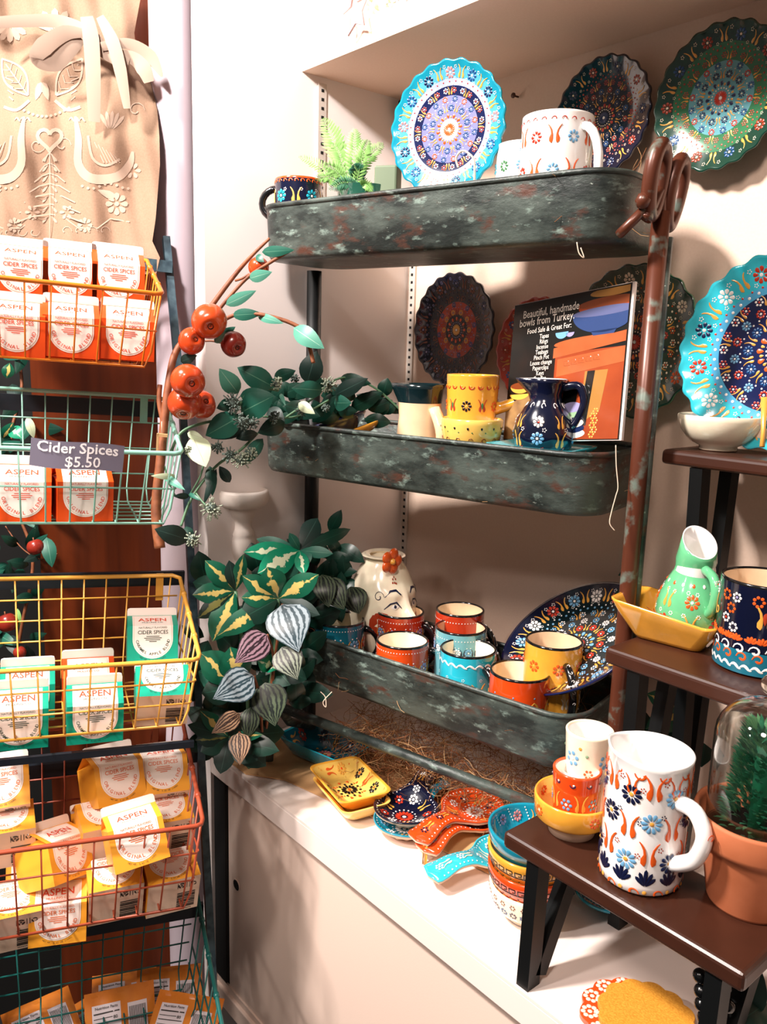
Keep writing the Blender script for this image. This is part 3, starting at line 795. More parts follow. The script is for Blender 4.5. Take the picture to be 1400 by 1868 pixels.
plate('small_dish', 'navy dish with red and white flowers tilted at the left end of the middle tray', frame(q + V((0, 0, .006)), y=(-.5, .6, .2), z=(-.30, -.22, .95)), .058, [(.8, 'navy'), (1, 'indigo')], SCH['platter'], cat='dish', ns=0, scal=0, depth=.35, back='glaze_indigo')
q = rk(650, 785, .065); q.z = 1.312
t = thing('small_dish', 'yellow dish rim leaning under the navy dish on the middle tray', 'dish', frame(q, y=(-.5, .6, .4), z=(-.3, -.25, .95))); m = MB(); bowl_geo(m, .045, .018, .02, 'yellow', 'glaze_lyellow'); m.build('dish_body', t)
# cream creamer with dark rim
q = rk(768, 750, .07); q.z = z2
t = thing('creamer_pitcher', 'cream stoneware creamer with dark green top and spout, middle tray', 'pitcher', up(q)); m = MB()
def spoutmod(a, i, i0, amt, ang=PI):
    d = abs((a - ang + PI) % (2 * PI) - PI); return 1 + (amt * max(0, 1 - d / .6) ** 1.5 if i >= i0 else 0)
prof = [(.001, .002), (.028, 0), (.033, .006), (.0345, .03), (.034, .07), (.0315, .095), (.030, .115), (.033, .135), (.0345, .142), (.0325, .142), (.029, .12), (.03, .03), (.001, .01)]
m.lathe(prof, ['unglazed'] + ['glaze_tan'] * 5 + ['glaze_darkteal'] * 6, 44, mod=lambda a, i: spoutmod(a, 1, 0, .28) if i in (7, 8, 9) else (spoutmod(a, 1, 0, .1) if i in (6, 10) else 1)); m.build('body', t)
m = MB(); a = math.radians(35); d = V((math.sin(a), -math.cos(a), 0))
m.tube([d * (.032 + .020 * math.sin(PI * i / 10)) + V((0, 0, .108 - .085 * i / 10)) for i in range(11)], [.0075] * 11, 'glaze_tan', 10, sx=1.3); m.build('handle', t)
# yellow mug with long straight handle
q = rk(862, 725, .09); q.z = z2
def dec_yel(D, W, h):
    for i in range(10):
        x = -W / 2 + W * (i + .5) / 10
        for j in range(4):
            y = h * (.13 + .2 * j)
            if (i + j) % 2: D.flower(x, y, .0078, 'orange', 'yellow') if (i * 3 + j) % 5 else D.flower(x, y, .0078, 'black', 'yellow')
            else: D.tulip(x, y - .006, PI / 2, .015, 'rust', 'green')
    n = round(W / .013)
    for i in range(n):
        x = -W / 2 + W * (i + .5) / n; D.curl(x, h * .9, .0052, 'red', .0022, 0, .55, -1, 7); D.dot(x, h * .9, .0016, 'gold')
t = mug('turkish_coffee_pot', 'tall yellow cup with a long straight side handle, middle tray', up(q), .0370, .158, 'yellow', dec_yel, rim='yellow', hang=None, inner='glaze_lyellow', taper=.84, cat='cup')
m = MB(); a = math.radians(78); d = V((math.sin(a), -math.cos(a), 0)); m.tube([d * .031 + V((0, 0, .112)), d * .042 + V((0, 0, .114)), d * .085 + V((0, 0, .130)), d * .112 + V((0, 0, .138))], [.0105, .008, .0085, .0095], 'glaze_yellow', 14); m.build('handle', t)
# yellow bowl
q = rk(860, 800, .060); q.z = 1.312
t = thing('bowl', 'small yellow bowl with black dots and brown scrolls on the front of the middle tray', 'bowl', up(q)); m = MB(); rf = bowl_geo(m, .0425, .05, .026, 'lyellow', 'glaze_white', curve=.4)
D = Dec(m, cyl(rf, .0425)); W = 2 * PI * .0425
for i in range(14):
    x = -W / 2 + W * (i + .5) / 14; D.petal(x, .036, PI / 2, 0, .004, .003, 'black'); D.curl(x + .004, .022, .0042, 'brown', .0013, 0, .8, 1, 7); D.dot(x, .02, .0012, 'red'); D.dot(x + .006, .033, .001, 'green')
m.build('bowl_body', t)
# turquoise saucer with navy jug
q = rk(988, 813, .062); q.z = 1.318
t = thing('saucer', 'pale turquoise square saucer under the navy jug on the middle tray', 'dish', Matrix.Translation(q) @ Matrix.Rotation(math.radians(12), 4, 'Z')); m = MB()
def rg(i, z): return [(x, y, z) for x, y in rrect(-.062 + i, .062 - i, -.045 + i, .045 - i, .012)]
loft(m, [rg(.02, 0), rg(.016, .004), rg(.001, .014), rg(0, .017), rg(.004, .0165), rg(.016, .007)], 'glaze_lturq'); m.build('dish_body', t)
q = rk(992, 800, .062); q.z = 1.326
t = thing('milk_jug', 'small round navy jug painted with white and gold flowers, on the turquoise saucer', 'jug', up(q)); m = MB()
prof = [(.001, .002), (.03, 0), (.0365, .008), (.0395, .024), (.036, .042), (.027, .057), (.0205, .066), (.0195, .074), (.024, .088), (.0265, .094), (.0245, .094), (.0175, .075), (.03, .03), (.001, .01)]
mats = ['unglazed'] + ['glaze_navy'] * 8 + ['glaze_navy'] + ['glaze_white'] * 3
m.lathe(prof, mats, 44, mod=lambda a, i: spoutmod(a, 1, 0, .55) if i in (8, 9, 10) else (spoutmod(a, 1, 0, .2) if i == 7 else 1))
def rfj(z):
    P = prof[1:10]
    for (r0, z0), (r1, z1) in zip(P, P[1:]):
        if z0 <= z <= z1: return r0 + (r1 - r0) * (z - z0) / (z1 - z0)
    return .03
D = Dec(m, cyl(rfj, .037)); W = 2 * PI * .037
for i in range(8):
    x = -W / 2 + W * (i + .5) / 8
    if i % 2: D.flower(x, .02, .0085, 'lblue', 'white'); D.flower(x, .041, .0075, 'white', 'red')
    else: D.tulip(x, .010, PI / 2, .017, 'gold'); D.tulip(x, .034, PI / 2, .014, 'gold'); 
    D.dots(x + .008, .031, .003, 'white', None, 5); D.dots(x + .007, .007, .0024, 'red', 'white', 5)
for i in range(10): D.curl(-W / 2 + W * (i + .5) / 10, .060, .005, 'white', .0016, 0, .75, 1, 8)
m.build('body', t)
m = MB(); a = math.radians(62); d = V((math.sin(a), -math.cos(a), 0))
m.tube(curve_pts([d * .022 + V((0, 0, .084)), d * .042 + V((0, 0, .086)), d * .05 + V((0, 0, .066)), d * .042 + V((0, 0, .042)), d * .034 + V((0, 0, .034))], 5), .0055, 'glaze_navy', 10)
s_ = d.cross(V((0, 0, 1)))
for k in range(4):
    c = d * .0555 + V((0, 0, .045 + .011 * k)); Dec(m, lambda x, y, c=c: (c + s_ * x + V((0, 0, y)), d)).curl(0, 0, .0034, 'white', .0013, 0, .8, 1, 8)
m.build('handle', t)
# poster card
a = rk(943, 556, .135); b = rk(1163, 512, .075); c = rk(1133, 810, .045); dwn = rk(915, 800, .105)
X = (b - a); Wp = X.length; X.normalize(); Y = (a - dwn); Hp = ((a - dwn).length + (b - c).length) / 2; Z = X.cross(Y).normalized(); Y = Z.cross(X)
PM = Matrix((X, Y, Z)).transposed().to_4x4(); PM.translation = (a + b + c + dwn) / 4
t = thing('poster_card', 'dark poster card with red table and blue bowl picture leaning in the middle tray', 'sign', PM)
m = MB(); m.box((0, 0, -.002), (Wp, Hp, .004), 'carton_white'); m.box((-.0015, 0, .0003), (Wp - .004, Hp - .002, .001), 'poster_black')
def PU(u, v): return ((min(.975, max(.0, u)) - .5) * Wp, (min(.985, max(.01, v)) - .5) * Hp)
class Pd(Dec): pass
Dp = Dec(m, lambda x, y: ((x, y, .0009), (0, 0, 1)), .00005)
def pp(pts, mt, l=0.0):
    vs = [(*PU(u, v), .0010 + l) for u, v in pts]; m.add(vs, [tuple(range(len(vs)))], mt, False)
def ell(cx, cy, rx, ry, mt, l, a0=0, a1=360, n=24): pp([(cx + rx * math.cos(math.radians(a0 + (a1 - a0) * i / n)), cy + ry * math.sin(math.radians(a0 + (a1 - a0) * i / n))) for i in range(n + (0 if a1 - a0 == 360 else 1))], mt, l)
pp([(.0, .02), (.3, .02), (.45, .25), (.42, .36), (.2, .34), (0, .26)], 'poster_rock', .00005)
pp([(.45, .0), (.98, .0), (.98, .6), (.42, .6), (.42, .12)], 'poster_wood', .0001)
pp([(.50, .14), (.60, .08), (.64, .36), (.52, .4)], 'poster_black', .0002); pp([(.66, .1), (.82, .2), (.86, .46), (.68, .46)], 'poster_tan', .0002); pp([(.66, .1), (.72, .1), (.76, .46), (.70, .46)], 'poster_black', .0003)
pp([(.40, .57), (.98, .63), (.98, .70), (.40, .64)], 'poster_wood2', .0003); ell(.72, .66, .32, .035, 'poster_wood2', .00035)
pp([(.44, .44), (.98, .5), (.98, .6), (.44, .56)], 'poster_wood2', .00025)
for k in range(5): Dp.key(*(PU(.5 + .06 * k, 0)[0], PU(.55 + .06 * k, 0)[0]), PU(0, .51 + .005 * k)[1], .006, 'brown', .0012)
ell(.82, .90, .24, .10, 'poster_wood', .0003, 180, 360); ell(.82, .90, .24, .035, 'paint_brown', .00035); ell(.85, .965, .18, .03, 'poster_tan', .0003)
ell(.80, .845, .26, .14, 'poster_blue', .0004, 180, 360); ell(.80, .845, .26, .03, 'poster_lilac', .00045); pp([(.7, .72), (.9, .72), (.88, .69), (.72, .69)], 'poster_blue', .0004)
for i in range(5): Dp.dots(*PU(.64 + .07 * i, .80 - .012 * (i % 2)), .004, 'pink', 'white', 5)
ell(.46, .745, .055, .045, 'paint_lblue', .0004, 180, 360); ell(.53, .735, .035, .03, 'paint_lilac', .0004, 180, 360)
ell(.13, .40, .10, .055, 'paint_gold', .0003, 180, 360); ell(.13, .40, .10, .025, 'paint_brown', .00035); ell(.12, .34, .09, .04, 'paint_yellow', .0003, 180, 360)
for k in range(6): ell(.60, .05 + .035 * k, .12 - .008 * k, .035, ['paint_white', 'paint_dkblue', 'paint_cream', 'paint_navy', 'paint_sage', 'paint_lilac'][k], .0004 + .00005 * k)
for k in range(6): Dp.flower(*PU(.77 + .02 * (k % 2), .04 + .03 * k), .005, 'gold', 'red', 6)
tf = lambda x, y: (x, y, .0018)
for tx, u, v, sz in (('Beautiful, handmade', .375, .885, .0148), ('bowls from Turkey.', .345, .825, .0148), ('Food Safe & Great For:', .375, .768, .0100), ('Tapas', .34, .722, .0086), ('Rings', .34, .685, .0086), ('Incense', .33, .648, .0086),
                  ('Teabags', .33, .611, .0086), ('Pinch Pot', .33, .574, .0086), ('Loose change', .33, .537, .0086), ('Paperclips', .33, .500, .0086), ('Keys', .33, .463, .0086), ('Candles', .33, .426, .0086)):
    x0, y0 = PU(u - .03, v); text(m, tx, sz, lambda x, y, x0=x0, y0=y0: (x0 + x, y0 + y, .0022), 'poster_text', .005, .84)
m.build('card', t)

# ================================================================== on the bottom tray
z3 = .952
def mg(label, u, v, tt, r, glaze, dec, hang, grp=None, h=None, top=None, inner='glaze_cream', **k):
    q = rk(u, v, tt); h = h or .078; q.z -= h
    zf = .937 - .026 * max(0, (q - RA).dot(RD) - .02); h += q.z - zf; q.z = zf
    return mug('mug', label, up(q), r, h, glaze, dec, hang=hang, inner=inner, group=grp, **k)
mg('dark teal mug with red flowers, leftmost in the bottom tray, nearest the plants', 620, 1128, .050, .0400, 'teal', dec_classic('red', 'lblue', 'gold', 'white', .0095, .62), 95, h=.08)
mg('brick red mug with blue flowers directly in front of the painted face vase', 731, 1113, .118, .0385, 'red', dec_classic('lilac', 'lblue', 'gold', 'white', .008, .72), 70, h=.082, inner='glaze_tan')
mg('bright orange mug with pale blue flowers in the front row of the bottom tray', 735, 1166, .049, .0395, 'orange', dec_classic('lilac', 'lblue', 'gold', 'white', .009, .6), 88, h=.08)
mg('brick red mug with black rim, at the very back behind the pale teal mug', 840, 1110, .145, .038, 'red', dec_classic('lilac', 'white', 'gold'), 60, h=.09, inner='glaze_tan')
mg('pale teal mug with white daisies between the back red mug and the turquoise wave mug', 842, 1142, .100, .0385, 'greenblue', dec_classic('white', 'lblue', 'navy', 'white', .006, .75), 62, h=.085, inner='glaze_tan')
mg('turquoise mug with white wave band and gold tulips, front row of the bottom tray', 855, 1181, .049, .0400, 'turq', dec_wave, 32, h=.082)
mg('orange mug with gold tulip stems at the right front of the bottom tray', 950, 1222, .049, .0415, 'orange', dec_tulips, 82, h=.08)
def dec_ochre(D, W, h):
    for i in range(7):
        x = -W / 2 + W * (i + .5) / 7; D.flower(x, h * .78, .0085, 'orange', 'gold', 7); D.wave(x - .01, x + .012, h * .32, .002, .011, 'cream', .0016)
        D.tulip(x + .012, h * .38, PI / 2, .014, 'cream'); D.dots(x + .008, h * .6, .003, 'cream', None, 6)
mg('golden yellow mug with orange flowers in front of the navy platter', 1012, 1166, .094, .0395, 'yellow', dec_ochre, 15, h=.088, inner='glaze_tan')
# navy oval platter leaning at the back
q = rk(1046, 1165, .120); q2 = rk(1065, 1170, .13)
nz = V((-.30, -.62, .70)).normalized()
plate('serving_platter', 'large navy serving platter with scattered small flowers leaning in the bottom tray', frame(q + V((.0, .012, -.012)), y=(-.2, .75, .8), z=nz) @ Matrix.Diagonal((1.28, 1, 1, 1)), .100,
      [(.84, 'darkteal'), (1, 'navy')], SCH['platter'], cat='platter', ns=0, scal=0, depth=.2, back='glaze_indigo')
# painted face vase
q = rk(697, 1120, .135); q.z = .955
t = thing('face_vase', 'cream vase shaped like a woman\'s face with red flower on the cheek, behind the mugs', 'vase', up(q, 90) @ Matrix.Scale(1.07, 4)); m = MB()
def fr(a, z):   # a: angle from front, z height 0..1
    r = .052 * math.sin(PI * min(1, (z * .80 + .14))) ** .55
    nose = .020 * math.exp(-(a / .16) ** 2) * math.exp(-((z - .44) / .085) ** 2) + .008 * math.exp(-(a / .1) ** 2) * math.exp(-((z - .55) / .14) ** 2)
    brow = .004 * math.exp(-((abs(a) - .4) / .3) ** 2) * math.exp(-((z - .68) / .05) ** 2)
    chin = .007 * math.exp(-(a / .4) ** 2) * math.exp(-((z - .17) / .1) ** 2); lips = .005 * math.exp(-(a / .22) ** 2) * math.exp(-((z - .31) / .035) ** 2)
    return r + nose + brow + chin + lips
HF = .155
def fm(a, z): r = fr(a, z); return V((r * math.sin(a), -r * math.cos(a) * 1.08, z * HF))
m.grid(lambda u, v: fm((u - .5) * 2 * PI, v), 72, 40, 'glaze_cream'); 
m.lathe([(.0, .0), (.024, 0)], 'unglazed', 24); m.lathe([(.034, HF), (.028, HF + .003), (.024, HF - .01), (.001, HF - .012)], 'glaze_cream', 36)
def FM(x, y):
    a = x / .055; z = y / HF; p = fm(a, z); n = (p - V((0, 0, p.z))).normalized(); return p, n
D = Dec(m, FM, .0006)
for g in (1, -1):
    D.stroke([(g * .010, .105), (g * .018, .112), (g * .028, .111), (g * .037, .102)], [.002, .0032, .0028, .001], 'navy')
    D.stroke([(g * .010, .085), (g * .018, .094), (g * .028, .092), (g * .038, .084)], [.001, .003, .0025, .001], 'navy')
    D.poly([(g * .013, .087), (g * .018, .091), (g * .024, .090), (g * .027, .086), (g * .020, .083)], 'white', .0003); D.dot(g * .020, .0875, .0032, 'navy')
    D.flower(g * -.042 if g > 0 else .044, .060, .019, 'rust', None, 5, .3, 1.5); D.dot(-.042 if g > 0 else .044, .060, .005, 'orange')
    for i in range(6): D.dot((-.042 if g > 0 else .044) + .003 * math.cos(i), .060 + .003 * math.sin(i), .0006, 'cream')
    D.curl(g * .047, .102, .009, 'navy', .0013, 0, 1.1, 1, 12)
D.poly([(-.009, .048), (0, .0515), (.009, .048), (0, .043)], 'rust')
for a_, b_ in ((0, .122), (.003, .127), (-.003, .127), (.003, .121), (-.004, .122), (0, .130)): D.dot(a_ - .018, b_, .0016, 'rust')
m.build('head', t)
m = MB(); 
for i in range(5):
    a = 2 * PI * i / 5; c = V((-.018 + .011 * math.cos(a), -.040, HF + .0 + .011 * math.sin(a))); m.lathe([(.0001, .003), (.006, .0025), (.0095, 0), (.006, -.0025), (.0001, -.003)], 'paint_orange', 14, T=Matrix.Translation(c) @ Matrix.Rotation(PI / 2, 4, 'X'))
m.lathe([(.0001, .005), (.004, .003), (.005, 0)], 'paint_gold', 12, T=Matrix.Translation((-.018, -.042, HF)) @ Matrix.Rotation(PI / 2, 4, 'X'))
m.build('flower_ornament', t, label='orange clay flower on the brow')

# ================================================================== three display risers
def riser(name, label, x0, x1, y0, y1, zt, foot_y, legx, th=.020, splay=.0, back=None):
    t = thing(name, label, 'display riser', Matrix.Translation((x0, y0, ZC))); T = lambda p: (p[0] - x0, p[1] - y0, p[2] - ZC)
    m = MB(); m.box(T(((x0 + x1) / 2, (y0 + y1) / 2, zt - th / 2)), (x1 - x0, y1 - y0, th), 'walnut', .005, seg=3); b = m.build('board', t)
    for lx in legx:
        m = MB(); zb = zt - th; wd = .022
        def bar(ya, za, yb, zb_, w_=.020, tk=.016):
            # tapered flat bar in the end plane
            dx, dz = yb - ya, zb_ - za; L = math.hypot(dx, dz); ny, nz = -dz / L * w_ / 2, dx / L * w_ / 2
            m.prism([(ya + ny - y0, za + nz - ZC), (yb + ny - y0, zb_ + nz - ZC), (yb - ny - y0, zb_ - nz - ZC), (ya - ny - y0, za - nz - ZC)], lx - x0 - tk / 2, lx - x0 + tk / 2, 'bench_metal',
                    T=Matrix(((0, 0, 1, 0), (1, 0, 0, 0), (0, 1, 0, 0), (0, 0, 0, 1))))
        fy = foot_y
        bar(y0 + .014, zb, fy, ZC + .0)
        bar(y1 - .014, zb, fy + .012, ZC + .01)
        m.build('leg', t)
    return t
yl0 = .640
riser('wooden_riser', 'lowest brown wooden riser on black V legs, in front at the lower right', -.534, -.262, yl0 + .001, yl0 + .105, .940, yl0 + .011, (-.494, -.290))
ym = .795
riser('wooden_riser', 'middle brown wooden riser holding the yellow square dish and the big navy mug', -.528, -.10, ym, ym + .10, 1.1195, ym + .02, (-.490, -.16))
yt = .905
t = riser('wooden_riser', 'highest brown wooden riser holding the cream bowl at the right edge', -.545, -.05, yt, yt + .10, 1.3425, yt + .05, (-.500, -.36, -.10), th=.018)

# --- on the lowest riser
zl = .9405
q = atz(1030, 1520, zl) + V((0, .012, 0))
t = thing('bowl', 'golden yellow bowl with an orange flower on its side, on the lowest riser', 'bowl', up(q)); m = MB()
prof = [(.001, .004), (.022, .004), (.023, 0), (.025, 0), (.0255, .006), (.038, .017), (.0415, .021), (.0425, .041), (.0415, .0435), (.0395, .0425), (.0385, .024), (.026, .011), (.001, .008)]
m.lathe(prof, ['unglazed'] * 4 + ['glaze_tan'] + ['glaze_yellow'] * 4 + ['glaze_lyellow'] * 3, 48)
D = Dec(m, cyl(lambda z: .0418, .042)); W = 2 * PI * .042
for i in range(4): D.flower(-W / 2 + W * (i + .22) / 4, .031, .0065, 'orange', 'cream', 8)
DI = Dec(m, lambda x, y: ((.0388 * math.sin(x), -.0388 * math.cos(x), y), (-math.sin(x), math.cos(x), 0)))
for i in range(8):
    a = 2 * PI * i / 8
    def MI(x, y, a=a): return (.0386 * math.sin(a + x / .04), -.0386 * math.cos(a + x / .04), y), (-math.sin(a), math.cos(a), 0)
    (Dec(m, MI).flower(0, .031, .006, 'orange', 'cream', 8) if i % 2 else Dec(m, MI).tulip(0, .027, PI / 2, .012, 'orange'))
m.build('bowl_body', t)
def dec_cup(D, W, h):
    for i in range(5):
        x = -W / 2 + W * (i + .5) / 5; D.tulip(x, h * .42, PI / 2, .017, 'gold'); D.dots(x + W / 10, h * .5, .0075, 'lblue', 'white', 6); D.tulip(x + W / 10, h * .1, PI / 2, .013, 'gold'); D.dots(x, h * .2, .006, 'purple', 'white', 5)
        D.dots(x + W / 20, h * .32, .003, 'gold', None, 5)
    for i in range(9): D.curl(-W / 2 + W * i / 9, h * .87, .0042, 'purple', .002, PI, .5, 1, 7); D.dot(-W / 2 + W * i / 9, h * .87, .0013, 'white')
mug('cup', 'small orange cup with white inside sitting in the golden yellow bowl', up(q + V((.002, .0, .0085))), .0262, .066, 'orange', dec_cup, rim='orange', hang=None, inner='glaze_white', taper=.84, cat='cup')
def dec_cream(D, W, h):
    for i in range(4):
        x = -W / 2 + W * (i + .42) / 4; D.dots(x - .002, h * .55, .0095, 'lblue', 'white', 6, .3); D.dot(x + .008, h * .78, .002, 'gold'); D.dot(x + .016, h * .66, .002, 'sage'); D.dots(x + .019, h * .32, .006, 'orange', 'cream', 6)
        for k in range(3): D.dot(x + .005 * k, h * .12, .0013, 'black')
p = atz(1072, 1410, .985) + V((0, .0, 0))
pb = rkp = aty(1066, 1400, .735)
def dec_under(D, W, h):
    for i in range(6): x = -W / 2 + W * (i + .5) / 6; D.dots(x, h * .72, .006, 'gold', 'white', 6); D.tulip(x + W / 12, h * .3, PI / 2, .016, 'gold')
pc = aty(1067, 1420, .728); pc.z = zl
mug('cup', 'red brown cup under the cream cup, between the orange cup and the tall pitcher', up(pc), .0265, .060, 'red', dec_under, rim='white', hang=None, inner='glaze_white', taper=.86, cat='cup')
pc2 = pc.copy(); pc2.z = zl + .047
mug('cup', 'cream cup with blue dot flower stacked on top of the red brown cup', up(pc2 + V((.002, 0, 0))), .0262, .062, 'cream', dec_cream, rim='cream', hang=None, inner='glaze_white', taper=.86, cat='cup')
pc3 = aty(1108, 1450, .745); pc3.z = zl
def dec_b(D, W, h):
    for i in range(6): D.tulip(-W / 2 + W * i / 6, h * .4, PI / 2, .014, 'orange')
mug('cup', 'white cup with orange tulips half hidden behind the tall pitcher', up(pc3), .024, .058, 'white', dec_b, rim='white', hang=None, inner='glaze_white', cat='cup')
# tall pitcher
q = atz(1150, 1612, zl) + V((-.004, .022, 0))
t = thing('pitcher', 'tall white pitcher painted with orange tulips and navy daisies on the lowest riser', 'pitcher', up(q, 55)); m = MB(); HP = .135; RP = .0405
prof = [(.001, .003), (.036, 0), (.0395, .003), (RP, .01)] + [(RP - .0005, HP * k) for k in (.3, .6, .85)] + [(RP, HP - .006), (RP + .001, HP - .001), (RP - .0008, HP), (RP - .003, HP - .002), (RP - .0045, HP * .5), (.034, .008), (.001, .006)]
ml = []; n = 56; vs = []
def pm(a, i): return spoutmod(a, 1, 0, .17, math.radians(200)) if i in (8, 9, 10) else (spoutmod(a, 1, 0, .08, math.radians(200)) if i == 7 else 1)
b0 = len(m.v); m.lathe(prof, ['unglazed'] * 2 + ['glaze_white'] * 11, 56, mod=pm)
for j in range(b0, len(m.v)):
    x, y, z = m.v[j]
    if z > HP - .01: m.v[j] = (x, y, z + .007 * max(0, -x / RP) ** 2 )
D = Dec(m, cyl(lambda z: RP, RP)); W = 2 * PI * RP
for i in range(12):
    x = -W / 2 + W * (i + .5) / 12
    for j in range(3):
        y = HP * (.24 + .25 * j) + (HP * .06 if i % 2 else 0)
        if (i + j) % 2: D.tulip(x, y - .004, PI / 2, .021, 'orange')
        else: D.flower(x, y + .004, .0105, ['dkblue', 'lblue', 'navy'][(i + 2 * j) % 3], 'gold', 10)
        D.dots(x + W / 24, y + .011, .003, ['rust', 'navy'][j % 2], None, 5)
    D.tulip(x, HP * .79, PI / 2, .016, 'orange')
n = 11
for i in range(n):
    x = -W / 2 + W * (i + .5) / n
    D.curl(x, HP * .935, .0072, 'orange', .0026, PI, .52, 1, 8); D.curl(x, .004, .0065, 'orange', .0022, 0, .5, 1, 8); D.dot(x + W / n / 2, .006, .0022, 'gold')
    for k in (-2, -1, 0, 1, 2): D.petal(x + W / n / 2, .012, PI / 2 + k * .38, .001, .019 - abs(k) * .0026, .0040, 'navy')
m.build('body', t)
m = MB(); a = math.radians(24); d = V((math.sin(a), -math.cos(a), 0))
P = curve_pts([d * .037 + V((0, 0, .098)), d * .058 + V((0, 0, .098)), d * .070 + V((0, 0, .080)), d * .064 + V((0, 0, .055)), d * .050 + V((0, 0, .041)), d * .038 + V((0, 0, .034))], 6)
m.tube(P, .0078, 'glaze_white', 12); c = d * .0775 + V((0, 0, .082)); s_ = d.cross(V((0, 0, 1)))
Dec(m, lambda x, y: (c + s_ * x + V((0, 0, y)), d), .0006).curl(0, 0, .005, 'orange', .002, 0, .8, 1, 8); m.build('handle', t)
# terracotta pot with cloche
q = atz(1352, 1650, zl) + V((.0, .012, 0))
t = thing('terracotta_pot', 'terracotta pot at the right end of the lowest riser, filled with green succulent', 'plant pot', up(q)); m = MB()
m.lathe([(.001, .002), (.036, 0), (.0375, .003), (.047, .058), (.0485, .062), (.0535, .064), (.055, .069), (.0565, .090), (.0555, .093), (.0525, .0925), (.051, .088), (.049, .07), (.001, .07)], ['terracotta'] * 11 + ['soil'], 56); m.build('pot', t)
m = MB(); rr = random.Random(5)
for i in range(950):
    z = rr.random() ** .9; a = i * 2.39996; rad = (.036 * (1 - z * .45)) * (.75 + .25 * rr.random()); base = V((rad * .82 * math.cos(a), rad * .82 * math.sin(a), .075 + z * .098))
    dr = V((math.cos(a), math.sin(a), .35 + z * .8 + rr.uniform(-.3, .4))).normalized(); L = .010 + .004 * rr.random()
    leaf(m, base, base + dr * L, .0042, 'leaf_needle_light' if (rr.random() < .12 + .4 * (z > .8)) else 'leaf_needle', nrm=V((-dr.x * .3, -dr.y * .3, 1)), nv=3, nu=2, curl=.12)
m.tube([(0, 0, .07), (0, 0, .165)], .008, 'leaf_needle', 8); m.build('succulent', t)
t = thing('glass_cloche', 'clear glass cloche with a round knob covering the succulent in the terracotta pot', 'cloche', up(q + V((0, 0, .072)))); m = MB()
g = bpy.data.materials.new('clear_glass'); g.use_nodes = True; gb = g.node_tree.nodes['Principled BSDF']; gb.inputs['Transmission Weight'].default_value = 1; gb.inputs['Roughness'].default_value = .02; gb.inputs['IOR'].default_value = 1.38; gb.inputs['Base Color'].default_value = (.93, .97, .95, 1); gb.inputs['Coat Weight'].default_value = .6; gb.inputs['Coat Roughness'].default_value = .02; MATS['clear_glass'] = g
gp = [(.0455, 0), (.046, .04), (.0455, .095)] + [(.0455 * math.cos(b), .095 + .038 * math.sin(b)) for b in [PI / 2 * k / 8 for k in range(1, 8)]] + [(.004, .134)]
m.lathe(gp + [(.0005, .134)], 'clear_glass', 48); m.lathe([(max(.0004, r - .0012), z - (.0012 if z > .08 else 0)) for r, z in gp][::-1] , 'clear_glass', 48); m.build('dome', t)
m = MB(); m.lathe([(.004, .133), (.0042, .137)] + [(.0105 * math.sin(b) + .0004, .1475 - .0105 * math.cos(b)) for b in [PI * k / 10 for k in range(1, 10)]] + [(.0004, .158)], 'clear_glass', 24); m.build('knob', t)
# --- on the middle riser
zm = 1.12
q = atz(1222, 1178, zm) + V((-.004, .020, 0))
t = thing('deep_dish', 'golden yellow pointed dish under the green jug on the middle riser', 'dish', Matrix.Translation(q) @ Matrix.Rotation(math.radians(8), 4, 'Z')); m = MB()
def rg(i, z, r=.012): return [(x, y, z) for x, y in rrect(-.066 + i, .066 - i, -.045 + i, .045 - i, r)]
def rg2(i, z):
    o = []
    for x, y in rrect(-.058 + i, .058 - i, -.044 + i, .044 - i, .012): o.append((x - (.022 * (1 - i / .05) if x < 0 and y > -1 else 0) * (1 - abs(y) / .075), y, z + (.010 * (1 - i / .03) if x < -.03 and i < .02 else 0)))
    return o
loft(m, [rg2(.026, 0), rg2(.022, .001), rg2(.020, .005), rg2(.006, .024), rg2(.001, .034), rg2(0, .037), rg2(.003, .0375), rg2(.006, .034), rg2(.016, .014), rg2(.026, .009)], 'glaze_yellow')
D = Dec(m, lambda x, y: ((x, y, .022 + max(0, abs(x) - .035) * .5), (0, 0, 1)))
for i in range(5): D.tulip(-.045 + .004 * i, -.03 + .015 * i, 2.6, .012, 'rust')
m.build('dish_body', t)
q2 = q + V((.008, .013, .0125))
t = thing('milk_jug', 'round green jug with white open spout in the yellow dish on the middle riser', 'jug', up(q2, 52) @ Matrix.Scale(.98, 4)); m = MB()
prof = [(.001, .002), (.028, 0), (.037, .008), (.0415, .026), (.038, .046), (.030, .064), (.0235, .076), (.0225, .082), (.0235, .090), (.0215, .102), (.0200, .112), (.0185, .112), (.0195, .098), (.030, .04), (.001, .01)]
b0 = len(m.v); m.lathe(prof, ['unglazed'] + ['glaze_green'] * 0 + ['glaze_mint'] * 9 + ['glaze_white'] * 4, 48, mod=lambda a, i: 1)
for j in range(b0, len(m.v)):
    x, y, z = m.v[j]
    if z > .085:   # spout mouth opens toward the front
        k = (z - .085) / .027; m.v[j] = (x, y - k * .006, z + k * (y / .02) * .016)
def rfg(z):
    P = prof[1:11]
    for (r0, z0), (r1, z1) in zip(P, P[1:]):
        if z0 <= z <= z1: return r0 + (r1 - r0) * (z - z0) / (z1 - z0)
    return .03
D = Dec(m, cyl(rfg, .04)); W = 2 * PI * .04
for i in range(8):
    x = -W / 2 + W * (i + .5) / 8
    if i % 2: D.flower(x, .046, .009, 'orange', 'white', 8); D.tulip(x, .012, PI / 2, .018, 'gold')
    else: D.tulip(x, .038, PI / 2, .018, 'gold'); D.flower(x, .018, .010, 'red', 'white', 8)
    for dx, dy in ((.008, .030), (-.008, .03), (.006, .055), (-.006, .056), (.01, .012)): D.dots(x + dx, dy, .0028, 'white', None, 6)
